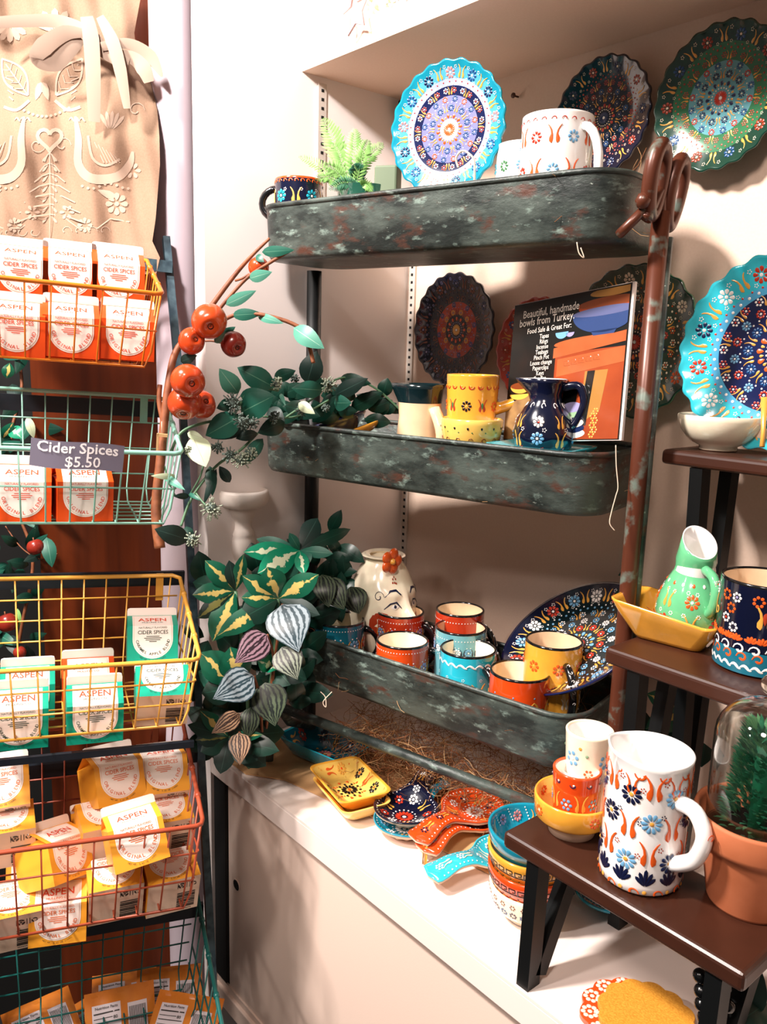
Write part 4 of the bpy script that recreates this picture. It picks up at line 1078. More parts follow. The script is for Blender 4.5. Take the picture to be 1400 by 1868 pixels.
for i in range(16): D.dot(-W / 2 + W * i / 16, .064, .0024, ['white', 'orange'][i % 2])
m.build('body', t)
m = MB(); a = math.radians(6); d = V((math.sin(a), -math.cos(a), 0))
m.tube(curve_pts([d * .022 + V((0, 0, .083)), d * .042 + V((0, 0, .078)), d * .050 + V((0, 0, .062)), d * .046 + V((0, 0, .042)), d * .038 + V((0, 0, .034))], 5), .0058, 'glaze_mint', 10)
s_ = d.cross(V((0, 0, 1)))
for k in range(3):
    c = d * (.052 + .003 * k - .002 * k * k) + V((0, 0, .074 - .012 * k)); Dec(m, lambda x, y, c=c: (c + s_ * x + V((0, 0, y)), d), .0006).dots(0, 0, .0045, 'white', 'orange', 7)
m.build('handle', t)
q = atz(1360, 1222, zm) + V((.000, .028, 0))
def dec_big(D, W, h):
    D.mb.lathe([(W / 2 / PI + .0003, .002), (W / 2 / PI + .0003, h * .27)], 'glaze_teal', 40)
    n = 8
    for i in range(n):
        x = -W / 2 + W * (i + .5) / n
        D.dots(x - .008, h * .83, .007, 'orange', None, 7); D.dots(x + .006, h * .83, .006, 'white', 'lilac', 7)
        if i % 2: D.tulip(x, h * .56, PI / 2, .022, 'gold', 'rust'); D.curl(x + .011, h * .62, .007, 'gold', .0022, PI, .8, 1, 9)
        else: D.dots(x, h * .70, .0065, 'orange', None, 7); D.dots(x - .006, h * .58, .006, 'white', 'red', 7); D.dots(x + .005, h * .50, .006, 'white', None, 7)
        for g in (-.011, 0, .010):
            for k in (-2, -1, 0, 1, 2): D.petal(x + g, h * .36, PI / 2 + k * .5, .001, .009, .0032, 'orange')
    vs = []
    def MS(zz): return
    n = 18
    for i in range(n):
        x = -W / 2 + W * (i + .5) / n; D.curl(x, h * .285, .0065, 'white', .0026, PI, .95, -1, 10); D.curl(x + .004, h * .20, .006, 'orange', .0026, PI, .95, -1, 10)
    D.wave(-W / 2, W / 2, h * .09, .0022, .011, 'white', .0024)
mug('large_mug', 'big navy mug with white and orange wave scrolls on the middle riser', up(q), .0475, .100, 'navy', dec_big, hang=100, inner='glaze_tan')
# --- on the top riser
q = atz(1296, 822, 1.343) + V((0, .018, 0)); 
t = thing('bowl', 'plain cream bowl with flowers inside on the highest riser at the right', 'bowl', up(q)); m = MB()
bowl_geo(m, .0495, .042, .022, 'cream', 'glaze_white', n=56, curve=.62)
for i in range(10):
    a = 2 * PI * i / 10
    def MI(x, y, a=a): return (.0442 * math.sin(a + x / .044), -.0442 * math.cos(a + x / .044), y), (-math.sin(a), math.cos(a), .2)
    Dec(m, MI, .0012).dots(0, .034, .004, ['red', 'lblue'][i % 2], 'gold', 7)
m.build('bowl_body', t)
c = aty(1402, 640, 1.0); Rr = .155
plate('display_plate', 'large turquoise scalloped plate with navy centre standing behind the cream bowl', frame(aty(1424, 642, .985), y=(0, .10, 1), z=(.10, -1, .12)), .114,
      [(.52, 'indigo'), (.62, 'indigo'), (.70, 'lblue'), (1, 'lturq')], SCH['turq'], back='glaze_turq', edge='glaze_turq', ns=26)
m = MB(); qa = aty(1352, 787, .965); m.box((0, 0, 0), (.06, .004, .012), 'carton_board', .001, T=Matrix.Translation(qa + V((.03, .0, 0)))); 
m.tube([aty(1396, 725, .955), aty(1393, 790, .950), aty(1391, 815, .945)], [.0045, .0025, .003], 'paint_gold', 8); m.build('plate_easel', label='small easel with gold tip holding the turquoise plate at the right edge', cat='plate stand')
# --- variegated leaves behind the risers
def plant(name, label, cat, base, stems, leaves, **kw):
    t = thing(name, label, cat, Matrix.Translation(base)); m = MB()
    for P, r, mt in stems: m.tube(curve_pts(P, 6), r, mt, 6)
    if stems: m.build('stem', t, world=True)
    m = MB()
    for L in leaves: leafpx(m, *L[:8], **(L[8] if len(L) > 8 else {}))
    m.build('leaves', t, world=True); return t
S = lambda *a: [atd(*p) for p in a]
b = atz(1275, 1340, ZC + .002); b.y = 1.0
plant('variegated_plant', 'variegated leafy plant growing behind the middle riser at the right', 'plant', V((-.62, .99, ZC)),
      [(S((1300, 1330, 1.25), (1290, 1180, 1.22), (1320, 1060, 1.17)), .003, 'stem_green'), (S((1300, 1330, 1.25), (1240, 1300, 1.2), (1200, 1260, 1.2)), .003, 'stem_green')],
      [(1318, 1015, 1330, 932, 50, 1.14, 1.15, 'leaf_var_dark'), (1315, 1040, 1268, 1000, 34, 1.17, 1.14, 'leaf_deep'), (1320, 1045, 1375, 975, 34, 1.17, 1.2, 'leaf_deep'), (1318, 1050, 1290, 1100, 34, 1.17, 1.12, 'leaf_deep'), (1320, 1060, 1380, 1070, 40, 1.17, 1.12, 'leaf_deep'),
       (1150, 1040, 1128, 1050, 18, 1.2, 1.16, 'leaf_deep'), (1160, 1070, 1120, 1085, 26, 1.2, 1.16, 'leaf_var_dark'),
       (1240, 1290, 1180, 1265, 50, 1.2, 1.17, 'leaf_var'), (1240, 1300, 1178, 1330, 50, 1.2, 1.17, 'leaf_var'), (1250, 1290, 1300, 1245, 48, 1.2, 1.17, 'leaf_var_dark'), (1250, 1300, 1310, 1310, 44, 1.2, 1.17, 'leaf_deep'), (1245, 1300, 1230, 1370, 44, 1.2, 1.17, 'leaf_deep'), (1250, 1280, 1255, 1220, 38, 1.2, 1.18, 'leaf_var'), (1300, 1330, 1350, 1370, 46, 1.2, 1.15, 'leaf_deep'), (1290, 1330, 1280, 1400, 50, 1.2, 1.15, 'leaf_deep'), (1180, 1300, 1150, 1370, 40, 1.22, 1.18, 'leaf_deep'), (1330, 1280, 1380, 1230, 46, 1.2, 1.16, 'leaf_deep')])

# ================================================================== on the counter
def yawz(p, a): return Matrix.Translation(p) @ Matrix.Rotation(math.radians(a), 4, 'Z')
m = MB(); rr = random.Random(2)
kp = [atz(*p, ZC) for p in ((385, 1398), (440, 1417), (520, 1425), (640, 1480), (700, 1500), (900, 1600), (900, 1520), (800, 1430), (700, 1380), (560, 1340), (440, 1340))]
zz = [.0022 + .0015 * rr.random() for _ in kp]
m.add([(p.x, max(p.y, YF + .004), ZC + z) for p, z in zip(kp, zz)] + [(p.x, max(p.y, YF + .004), ZC + .0012) for p in kp], [tuple(range(11)), tuple(range(11, 22))[::-1]] + [(i, (i + 1) % 11, 11 + (i + 1) % 11, 11 + i) for i in range(11)], 'kraft', False)
m.build('kraft_paper', label='crumpled brown kraft paper sheet on the counter under the plants and dishes', cat='paper')
q = atz(590, 1410, ZC + .004) + V((.008, .035, 0))
def shallow(D, lx, ly): dd_tulips('navy', 'red', 'gold', 'pink')(D, lx, ly)
DA = -8
t = deep_dish('rectangular_dish', 'blue rectangular dish with gold tulips and red flowers, next to the plants on the counter', yawz(atz(592, 1383, ZC + .004), 12), .148, .088, .034, 'glaze_dkturq', 'glaze_teal', dd_tulips('navy', 'red', 'gold', 'pink'), r=.018, rimm='glaze_turq')
t = deep_dish('rectangular_dish', 'plain yellow dish underneath the patterned yellow dish, lower of the pair', yawz(atz(640, 1468, ZC + .0035), -12), .120, .082, .026, 'glaze_lyellow', 'glaze_yellow', None, r=.014)
t = deep_dish('rectangular_dish', 'yellow rectangular dish with black daisies, upper of the pair beside the navy spoon rest', yawz(atz(637, 1462, ZC + .0035) + V((0, 0, .0125)), -12), .124, .086, .026, 'glaze_yellow', 'glaze_lyellow', dd_tulips('black', 'gold', 'orange', 'black'), r=.014)
def spoon_rest(name, label, M, top, deco, R0=.048, L=.12, group=None):
    # bowl centred on the origin, handle along +x
    t = thing(name, label, 'spoon rest', M); m = MB()
    def half(x):
        if x < R0 * .55: return math.sqrt(max(0, R0 * R0 - x * x)) * (.98)
        q = (x - R0 * .55) / (L - R0 * .55); w0 = R0 * .82
        return max(.0, .0135 + (w0 - .0135) * max(0, 1 - q * 2.6) ** 1.7 + .006 * max(0, (q - .55) / .45)) * (1 if q < .93 else math.sqrt(max(0, 1 - ((q - .93) / .07) ** 2)) * .98 + .02)
    def zt(x, y):
        r = math.hypot(x, y) / R0; zb = .004 + .016 * min(1, r) ** 2.4
        if x > R0 * .55:
            q = (x - R0 * .55) / (L - R0 * .55); h = half(x) or 1e-6
            zh = .019 + .012 * math.sin(min(1, q * 1.25) * PI * .75) - .012 * max(0, q - .6) - .004 * (y / h) ** 2; k = min(1, q * 3.2); return zb * (1 - k) + zh * k if r < 1.4 else zh
        return zb
    def fn(u, v, dz=0.0, sc=1.0):
        x = -R0 + (L + R0) * v if v > 0 else -R0; x = -R0 * math.cos(PI * min(1, v / .35) / 2) if v < .35 else (L) * ((v - .35) / .65); y = half(x) * (2 * u - 1) * sc
        return (x * sc if x < 0 else x, y, zt(x, y) + dz)
    nu, nv = 12, 44
    m.grid(lambda u, v: fn(u, v), nu, nv, 'glaze_' + top)
    def fb(u, v):
        x, y, z = fn(u, v, -.004, .985); r = math.hypot(x, y) / R0
        return (x, y, max(.0, z - .001) if r > .6 else 0.0)
    m.grid(lambda u, v: fb(1 - u, v), nu, nv, 'unglazed')
    # edge band
    ed = [fn(0, j / nv) for j in range(nv + 1)] + [fn(1, j / nv) for j in range(nv, -1, -1)]; eb = [fb(0, j / nv) for j in range(nv + 1)] + [fb(1, j / nv) for j in range(nv, -1, -1)]
    n = len(ed); m.add(ed + eb, [(i, (i + 1) % n, n + (i + 1) % n, n + i) for i in range(n)], 'unglazed'); m.tube([(a[0], a[1], a[2] - .0006) for a in ed], .0014, 'glaze_' + top, 6, closed=True)
    D = Dec(m, lambda x, y: ((x, y, zt(x, y) + .0004), V((-x * .3 if abs(x) < R0 else 0, -y * 3, 1)).normalized()), .0004)
    deco(D, R0, L, half); m.build('spoon_rest_body', t); return t
def sr_dec(core, a, b_, tul, dots):
    def f(D, r, L, half):
        D.flower(-.006, 0, r * .30, core, dots, 14, 0, 1.1)
        for i in range(16): t = 2 * PI * i / 16; D.dot(-.006 + r * .36 * math.cos(t), r * .36 * math.sin(t), .0014, dots)
        for i in range(9):
            t = 2 * PI * i / 9; x, y = r * .66 * math.cos(t), r * .66 * math.sin(t)
            if i % 3 == 2: D.tulip(x - .008 * math.cos(t), y - .008 * math.sin(t), t, .014, tul)
            else: D.dots(x, y, r * .15, [a, b_][i % 2], dots, 7)
        for i in range(34): t = PI * .22 + (2 * PI - PI * .44) * i / 33; D.dot(r * .90 * math.cos(t), r * .90 * math.sin(t), .0010, dots)
        k = int((L - r) / .016)
        for i in range(k + 1): 
            x = r * .95 + .016 * i
            if i % 2: D.tulip(x, 0, 0, .012, tul)
            else: D.dots(x, 0, .006, a, dots, 6)
        for i in range(int((L - r) / .006)):
            x = r * .8 + .0065 * i
            for g in (1, -1): D.dot(x, g * (half(x) - .0028), .0010, dots)
    return f
def rest_at(name, label, u, v, hu, hv, z, top, deco, **k):
    a = atz(u, v, ZC + z + .012); h = atz(hu, hv, ZC + z + .012); d = h - a; ang = math.degrees(math.atan2(d.y, d.x)); a.z = ZC + z
    return spoon_rest(name, label, yawz(a, ang), top, deco, **k)
rest_at('spoon_rest', 'turquoise spoon rest underneath the navy spoon rest on the counter', 742, 1500, 830, 1405, .0025, 'dkturq', sr_dec('white', 'white', 'lblue', 'gold', 'white'), R0=.0475, L=.125)
rest_at('spoon_rest', 'navy spoon rest with red daisy in its bowl, stacked on the turquoise one', 741, 1478, 800, 1395, .013, 'navy', sr_dec('red', 'white', 'red', 'gold', 'white'), R0=.047, L=.12)
rest_at('spoon_rest', 'orange red spoon rest at the bottom of the red pair, handle toward the front edge', 868, 1490, 745, 1580, .0025, 'orange', sr_dec('white', 'lblue', 'white', 'gold', 'white'), R0=.045, L=.125)
rest_at('spoon_rest', 'orange red spoon rest on top of the red pair, white daisy in its bowl', 862, 1476, 733, 1555, .013, 'orange', sr_dec('white', 'navy', 'white', 'gold', 'white'), R0=.046, L=.125)
rest_at('spoon_rest', 'pale turquoise spoon rest with white flowers, its bowl hidden behind the bowl stack', 918, 1560, 740, 1618, .004, 'lturq', sr_dec('white', 'white', 'white', 'cream', 'white'), R0=.040, L=.118)
# stack of bowls
q = atz(928, 1690, ZC) + V((.0, .034, 0)); W = 2 * PI * .05
specs = [('cream', 'patterned cream bowl with blue flower band at the bottom of the bowl stack', .0485, .0, 'white', 'lilac'), ('orange', 'orange bowl with black key pattern, third from the top of the bowl stack', .0515, .026, 'orange', 'black'),
         ('yellow', 'yellow bowl with black key pattern, second from the top of the bowl stack', .0530, .050, 'yellow', 'black'), ('dkturq', 'turquoise bowl with white and pink flowers at the top of the bowl stack', .0540, .074, 'turq', None)]
for gl, lb, r, dz, inn, kc in specs:
    t = thing('bowl', lb, 'bowl', up(q + V((0, .0, dz + .001)), 49.5)); m = MB(); hb = .046
    rf = bowl_geo(m, r, hb, .026, gl, 'glaze_dkturq' if gl == 'dkturq' else 'glaze_cream', curve=.55, n=56); D = Dec(m, cyl(rf, r)); W = 2 * PI * r
    if kc == 'black':
        D.key(-W / 2, W / 2, hb * .64, .0075, 'black', .0016); n = 28
        for i in range(n): D.dot(-W / 2 + W * i / n, hb * .50, .0011, 'black'); D.curl(-W / 2 + W * i / n, hb * .38, .004, 'gold', .0015, 0, .7, 1, 6)
    elif kc == 'lilac':
        n = 22
        for i in range(n): D.dots(-W / 2 + W * i / n, hb * .52, .0055, ['blue', 'purple'][i % 2], 'white', 7); D.dots(-W / 2 + W * (i + .5) / n, hb * .38, .003, 'white', None, 6); D.dots(-W / 2 + W * i / n, hb * .8, .004, 'brown', None, 6)
    else:
        n = 13
        for i in range(n):
            a = 2 * PI * i / n
            def MI(x, y, a=a): 
                rr_ = rf(y) - .0046; return (rr_ * math.sin(a + x / r), -rr_ * math.cos(a + x / r), y), (-math.sin(a), math.cos(a), .3)
            Di = Dec(m, MI, .0009); (Di.tulip(0, .026, PI / 2, .013, 'gold') if i % 3 == 0 else Di.flower(0, .032, .0068, ['white', 'pink', 'lilac'][i % 3], 'red', 8))
            for k in range(5): Di.dot(.008 + .0016 * k, .028 + .0035 * k, .0011, 'white')
    m.build('bowl_body', t)
q = atz(1092, 1655, ZC + .003) + V((.0, .02, 0))
plate('small_dish', 'small turquoise dish lying on the counter behind the riser leg', frame(q + V((0, 0, .006)), y=(0, 1, 0), z=(.0, .0, 1)), .042, [(1, 'dkturq')], SCH['turq'], cat='dish', ns=0, scal=0, depth=.25, back='glaze_dkturq')
# scalloped trivets
def trivet(name, label, M, r, base, dots, n=12):
    m = MB(); poly = [(r * (1 + .085 * abs(math.sin(n * a / 2)) - .04) * math.cos(a), r * (1 + .085 * abs(math.sin(n * a / 2)) - .04) * math.sin(a)) for a in [2 * PI * i / 144 for i in range(144)]]
    k = len(poly); top = [(x, y, .006) for x, y in poly]; m.add([(x * 1.0, y * 1.0, .001) for x, y in poly] + top + [(x * .985, y * .985, .0075) for x, y in poly], [(i, (i + 1) % k, k + (i + 1) % k, k + i) for i in range(k)] + [(k + i, k + (i + 1) % k, 2 * k + (i + 1) % k, 2 * k + i) for i in range(k)] + [tuple(range(2 * k, 3 * k)), tuple(range(k))[::-1]], base, False)
    if dots:
        D = Dec(m, lambda x, y: ((x, y, .0075), (0, 0, 1)))
        for i in range(n): a = 2 * PI * (i + .5) / n; D.dots(r * .84 * math.cos(a), r * .84 * math.sin(a), .010, 'cream', 'cream', 8); D.dots(r * .70 * math.cos(a), r * .7 * math.sin(a), .004, 'cream', None, 6)
    t = thing(name, label, 'trivet', M); m.build('trivet_body', t); return t
q = atz(1145, 1862, ZC + .001) + V((0, .008, 0))
q1 = atz(1148, 1868, ZC + .0008); q1.y = max(q1.y, YF + .058)
trivet('scalloped_trivet', 'orange red flower shaped trivet with cream dots under the golden one', Matrix.Translation(q1), .052, 'glaze_orange', True)
q2 = atz(1180, 1862, ZC + .009); q2.y = max(q2.y, YF + .055)
trivet('scalloped_trivet', 'glittery golden flower shaped trivet lying on top of the orange one', Matrix.Translation(q2) @ Matrix.Rotation(.15, 4, 'Z'), .048, 'gold_glitter', False)
m = MB()
for i, (u, v) in enumerate(((1278, 1780), (1280, 1808), (1281, 1832), (1286, 1856), (1322, 1800), (1328, 1835))):
    c = atd(u, v, .76); m.lathe([(.0001, -.0068)] + [(.0068 * math.sin(b), -.0068 * math.cos(b)) for b in [PI * k / 8 for k in range(1, 8)]] + [(.0001, .0068)], 'bead', 14, T=Matrix.Translation(c))
m.build('bead_string', label='string of shiny black beads hanging by the right leg of the lowest riser', cat='beads')
plant('trailing_leaf', 'dark grey green leaves at the bottom right corner behind the riser leg', 'plant', V((-.25, .70, ZC)), [],
      [(1350, 1850, 1390, 1770, 60, .80, .80, 'leaf_deep'), (1340, 1870, 1400, 1830, 60, .78, .80, 'leaf_deep'), (1310, 1875, 1350, 1800, 40, .82, .82, 'leaf_deep')])
# coconut fibre
def fibre(mb, n, cen, spread, L, seed, mt=('fiber',), r=.00035, flat=.5):
    rr = random.Random(seed)
    for i in range(n):
        p = V(cen(rr)); a = rr.uniform(0, 2 * PI); el = rr.uniform(-.6, .9) * flat; d = V((math.cos(a), math.sin(a), el)); P = [p]
        for k in range(5):
            d = (d + V((rr.uniform(-.6, .6), rr.uniform(-.6, .6), rr.uniform(-.5, .5)))).normalized(); P.append(P[-1] + d * L / 5)
        for j in range(len(P)):
            P[j].z = max(P[j].z, spread)
        mb.tube(P, r, mt[i % len(mt)], 3, cap=False)
m = MB(); fibre(m, 2000, lambda r: rp(.06 + .42 * r.random(), .035 + .11 * r.random(), .775 + .085 * r.random() ** 1.3), .774, .05, 11, ('fiber', 'fiber', 'fiber_light'), r=.0004)
m.build('coconut_fibre', label='tangle of brown coconut fibre on the counter beneath the bottom tray', cat='packing fibre', kind='stuff')
m = MB(); fibre(m, 420, lambda r: rp(-.06 + .53 * r.random(), .02 + .14 * r.random(), .94 + .012 * r.random()), .936, .045, 12, ('fiber', 'fiber_light'))
m.build('coconut_fibre', label='brown coconut fibre lining the bottom tray between the mugs', cat='packing fibre', kind='stuff')
m = MB(); fibre(m, 260, lambda r: rp(-.05 + .52 * r.random(), .03 + .13 * r.random(), 1.262 + .04 * r.random()), 1.26, .045, 13, ('fiber', 'fiber_light'))
m.build('coconut_fibre', label='thin brown packing fibre in the middle tray around the dishes', cat='packing fibre', kind='stuff')
m = MB(); fibre(m, 120, lambda r: rp(.36 + .11 * r.random(), .03 + .11 * r.random(), 1.60 + .055 * r.random()), 1.585, .05, 14, ('fiber_light', 'fiber'))
m.build('coconut_fibre', label='tan packing fibre at the right end of the top tray', cat='packing fibre', kind='stuff')
# strings
def string(label, pts, r=.0007, mt='string', cat='thread'):
    m = MB(); m.tube(curve_pts([atd(*p) for p in pts], 5), r, mt, 5); m.build('loose_thread', label=label, cat=cat)
string('long knotted pale thread hanging below the right corner of the middle tray', [(1124, 812, .985), (1125, 850, .985), (1128, 888, .985), (1124, 905, .985), (1116, 935, .985), (1113, 955, .985), (1122, 968, .985)])
string('short curled thread hanging under the front of the top tray near its right corner', [(1053, 442, .93), (1057, 462, .93), (1066, 470, .93), (1060, 452, .93)])
string('thin forked thread hanging under the bottom tray near the plants', [(585, 1262, 1.19), (594, 1272, 1.19), (595, 1290, 1.19), (590, 1280, 1.19), (606, 1262, 1.19)])
string('wispy thread across the loops at the top of the right rack post', [(1213, 335, .97), (1232, 358, .96), (1247, 376, .96), (1225, 352, .97)])
m = MB(); q = aty(943, 176, YB - .004)
T = Matrix.Translation(q) @ Matrix.Rotation(PI / 2, 4, 'X'); m.lathe([(.0015, -.004), (.0015, .006), (.004, .007), (.004, .009), (.0005, .0095)], 'nail', 12, T=T); m.build('nail', label='small rusty nail in the wall between the light blue plate and the white mugs', cat='nail')

# ================================================================== ornaments above
c = aty(648, 22, .80)
m = MB(); P = []
for i in range(10):
    a = PI / 2 + .15 + PI * i / 5; r = .030 if i % 2 == 0 else .0145; P.append((c.x + r * math.cos(a), c.y, c.z + r * math.sin(a)))
m.tube(P, .0022, 'starwire', 8, closed=True)
m.build('star_ornament', label='pale pink open star ornament at the front of the high shelf', cat='ornament')
m = MB(); rr = random.Random(9)
for i in range(46):
    u = 668 + 95 * rr.random(); v = 12 - (u - 668) * .12 - 26 * rr.random() + 8; b = aty(u, v, .85 + .05 * rr.random())
    for k in range(5):
        a = 2 * PI * k / 5; leaf(m, b, b + V((.008 * math.cos(a), -.003, .008 * math.sin(a))), .007, 'leaf_pale' if i % 4 == 0 else 'leaf_blossom', nv=3, nu=2)
m.build('blossom_garland', label='faded pink blossom garland beside the star on the high shelf', cat='garland')


# ================================================================== plants at the left end of the rack
q = aty(443, 893, .86); q = atd(443, 893, 1.375); zt = q.z
t = thing('candlestick', 'white turned wooden candlestick behind the leafy plants at the left end of the counter', 'candlestick', Matrix.Translation((q.x, q.y, ZC))); m = MB(); Hc = zt - ZC
pr = [(.001, Hc - .004), (.034, Hc - .004), (.036, Hc), (.0405, Hc + .001), (.043, Hc - .004), (.0435, Hc - .012), (.041, Hc - .021), (.036, Hc - .027), (.024, Hc - .030), (.0225, Hc - .037), (.0215, Hc - .040), (.0205, Hc - .044), (.016, Hc - .050),
      (.0145, Hc - .058), (.0155, Hc - .066), (.0195, Hc - .074), (.0185, Hc - .077), (.0205, Hc - .084), (.0222, Hc - .094), (.021, Hc - .106), (.0165, Hc - .117), (.0145, Hc - .121), (.018, Hc - .124), (.014, Hc - .13), (.012, Hc - .18), (.014, .06), (.03, .03), (.042, .02), (.045, .006), (.044, 0), (.001, 0)]
m.lathe(pr, 'candle_white', 48); m.build('candlestick_body', t)
rr = random.Random(21)
def j(a): return a * (1 + rr.uniform(-.05, .05))
L = []
def whorl(c, d, tips, mt):
    for tx in tips:
        u, v, w_ = tx[:3]; mm = tx[3] if len(tx) > 3 else mt; dd = tx[4] if len(tx) > 4 else d - .02
        L.append((c[0], c[1], u, v, w_ * 1.12, d, dd, mm, dict(curl=.10, fold=.10, peak=.58)))
whorl((547, 1004), 1.25, [(444, 1007, 32, 'leaf_var_pale', 1.21), (468, 983, 22, 'leaf_euc', 1.25), (470, 1046, 44, 'leaf_var_pale', 1.2), (515, 1056, 34, 'leaf_euc'), (565, 1028, 27, 'leaf_euc'), (608, 1010, 20, 'leaf_euc'), (605, 975, 20, 'leaf_euc_dark', 1.28), (580, 945, 34, 'leaf_euc_dark', 1.28), (528, 972, 16, 'leaf_euc'), (640, 965, 22, 'leaf_deep', 1.3), (555, 1048, 24, 'leaf_var_pale', 1.21)], 'leaf_var')
whorl((430, 1078), 1.24, [(374, 1022, 34, 'leaf_var'), (351, 1085, 34, 'leaf_var'), (360, 1128, 30, 'leaf_var_dark'), (388, 1170, 44, 'leaf_var'), (418, 1022, 24, 'leaf_euc_dark'), (445, 1010, 22, 'leaf_var'), (352, 1062, 34, 'leaf_deep', 1.26)], 'leaf_var')
whorl((508, 1092), 1.22, [(488, 1034, 46, 'leaf_var'), (442, 1050, 34, 'leaf_var'), (440, 1090, 32, 'leaf_var'), (582, 1048, 38, 'leaf_var'), (584, 1122, 28, 'leaf_euc_dark'), (438, 1130, 46, 'leaf_deep'), (396, 1160, 36, 'leaf_var'), (470, 1170, 40, 'leaf_deep', 1.24)], 'leaf_var')
whorl((440, 1252), 1.20, [(365, 1190, 52, 'leaf_var'), (420, 1180, 54, 'leaf_var'), (368, 1265, 48, 'leaf_deep'), (362, 1225, 46, 'leaf_euc', 1.22)], 'leaf_var')
whorl((500, 1215), 1.24, [(505, 1222, 30, 'leaf_var_pale', 1.2), (530, 1250, 40, 'leaf_euc'), (470, 1205, 30, 'leaf_var_pale', 1.2), (560, 1240, 34, 'leaf_deep')], 'leaf_euc')
whorl((418, 1345), 1.22, [(342, 1322, 26, 'leaf_deep'), (356, 1350, 26, 'leaf_var_dark'), (366, 1372, 32, 'leaf_deep'), (402, 1412, 34, 'leaf_euc_dark'), (365, 1296, 26, 'leaf_var'), (470, 1388, 44, 'leaf_deep'), (486, 1398, 40, 'leaf_deep', 1.22), (510, 1370, 36, 'leaf_deep'), (480, 1340, 18, 'leaf_var', 1.19), (340, 1290, 30, 'leaf_deep', 1.25), (395, 1390, 40, 'leaf_deep', 1.25), (520, 1335, 44, 'leaf_deep', 1.27)], 'leaf_deep')
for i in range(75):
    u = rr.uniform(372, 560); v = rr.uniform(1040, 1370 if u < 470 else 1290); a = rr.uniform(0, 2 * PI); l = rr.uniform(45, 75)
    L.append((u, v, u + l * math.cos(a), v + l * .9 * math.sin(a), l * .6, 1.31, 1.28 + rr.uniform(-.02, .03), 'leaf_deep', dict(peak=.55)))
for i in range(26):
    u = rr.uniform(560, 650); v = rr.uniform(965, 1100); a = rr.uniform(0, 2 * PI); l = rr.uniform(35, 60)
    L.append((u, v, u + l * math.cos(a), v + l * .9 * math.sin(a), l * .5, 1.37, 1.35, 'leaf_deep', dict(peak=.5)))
plant('variegated_plant', 'tall green and yellow variegated plant spilling over the left end of the rack, largest plant', 'plant', V((-1.11, .72, ZC)),
      [(S((455, 1400, 1.28), (450, 1250, 1.27), (430, 1078, 1.24)), .003, 'stem_green'), (S((470, 1400, 1.28), (500, 1200, 1.27), (508, 1092, 1.22)), .003, 'stem_green'), (S((480, 1390, 1.3), (530, 1150, 1.29), (547, 1004, 1.25)), .003, 'stem_green'), (S((455, 1400, 1.27), (430, 1360, 1.24), (418, 1345, 1.22)), .003, 'stem_green')], L)
PL = [(516, 1102, 545, 1190, 84, 1.19, 1.165, 'leaf_pep_silver', dict(curl=.06, fold=.04, peak=.36, point=1.25)), (488, 1158, 428, 1210, 58, 1.18, 1.165, 'leaf_pep_pink', dict(curl=.08, fold=.04, peak=.36, point=1.25)), (515, 1180, 543, 1240, 58, 1.175, 1.16, 'leaf_pep_green', dict(curl=.06, fold=.04, peak=.36, point=1.25)),
      (464, 1234, 388, 1275, 66, 1.18, 1.16, 'leaf_pep_silver', dict(curl=.06, fold=.04, peak=.36, point=1.25)), (484, 1245, 502, 1325, 68, 1.205, 1.19, 'leaf_pep_dark', dict(curl=.05, fold=.04, peak=.38, point=1.2)), (438, 1302, 386, 1338, 36, 1.185, 1.17, 'leaf_pep_brown', dict(curl=.06, fold=.04, peak=.38, point=1.2)),
      (458, 1290, 452, 1345, 38, 1.20, 1.19, 'leaf_pep_dark', dict(curl=.1)), (437, 1336, 438, 1396, 42, 1.18, 1.16, 'leaf_pep_brown', dict(curl=.06, fold=.04, peak=.36, point=1.25)), (595, 1055, 628, 1112, 50, 1.28, 1.26, 'leaf_pep_dark', dict(peak=.4)), (588, 1048, 600, 1108, 44, 1.27, 1.25, 'leaf_pep_dark', dict(peak=.4)), (640, 1070, 655, 1120, 50, 1.33, 1.31, 'leaf_pep_dark', {})]
plant('peperomia_plant', 'plant with striped silver, pink and brown leaves trailing before the variegated plant', 'plant', V((-1.08, .70, ZC)),
      [(S((480, 1380, 1.26), (495, 1250, 1.23), (516, 1102, 1.195)), .0022, 'stem_brown'), (S((480, 1380, 1.26), (475, 1280, 1.22), (464, 1234, 1.185)), .0022, 'stem_brown'), (S((475, 1390, 1.26), (445, 1350, 1.22), (437, 1336, 1.185)), .002, 'stem_brown'), (S((480, 1370, 1.26), (500, 1220, 1.22), (488, 1158, 1.185)), .002, 'stem_brown')], PL)

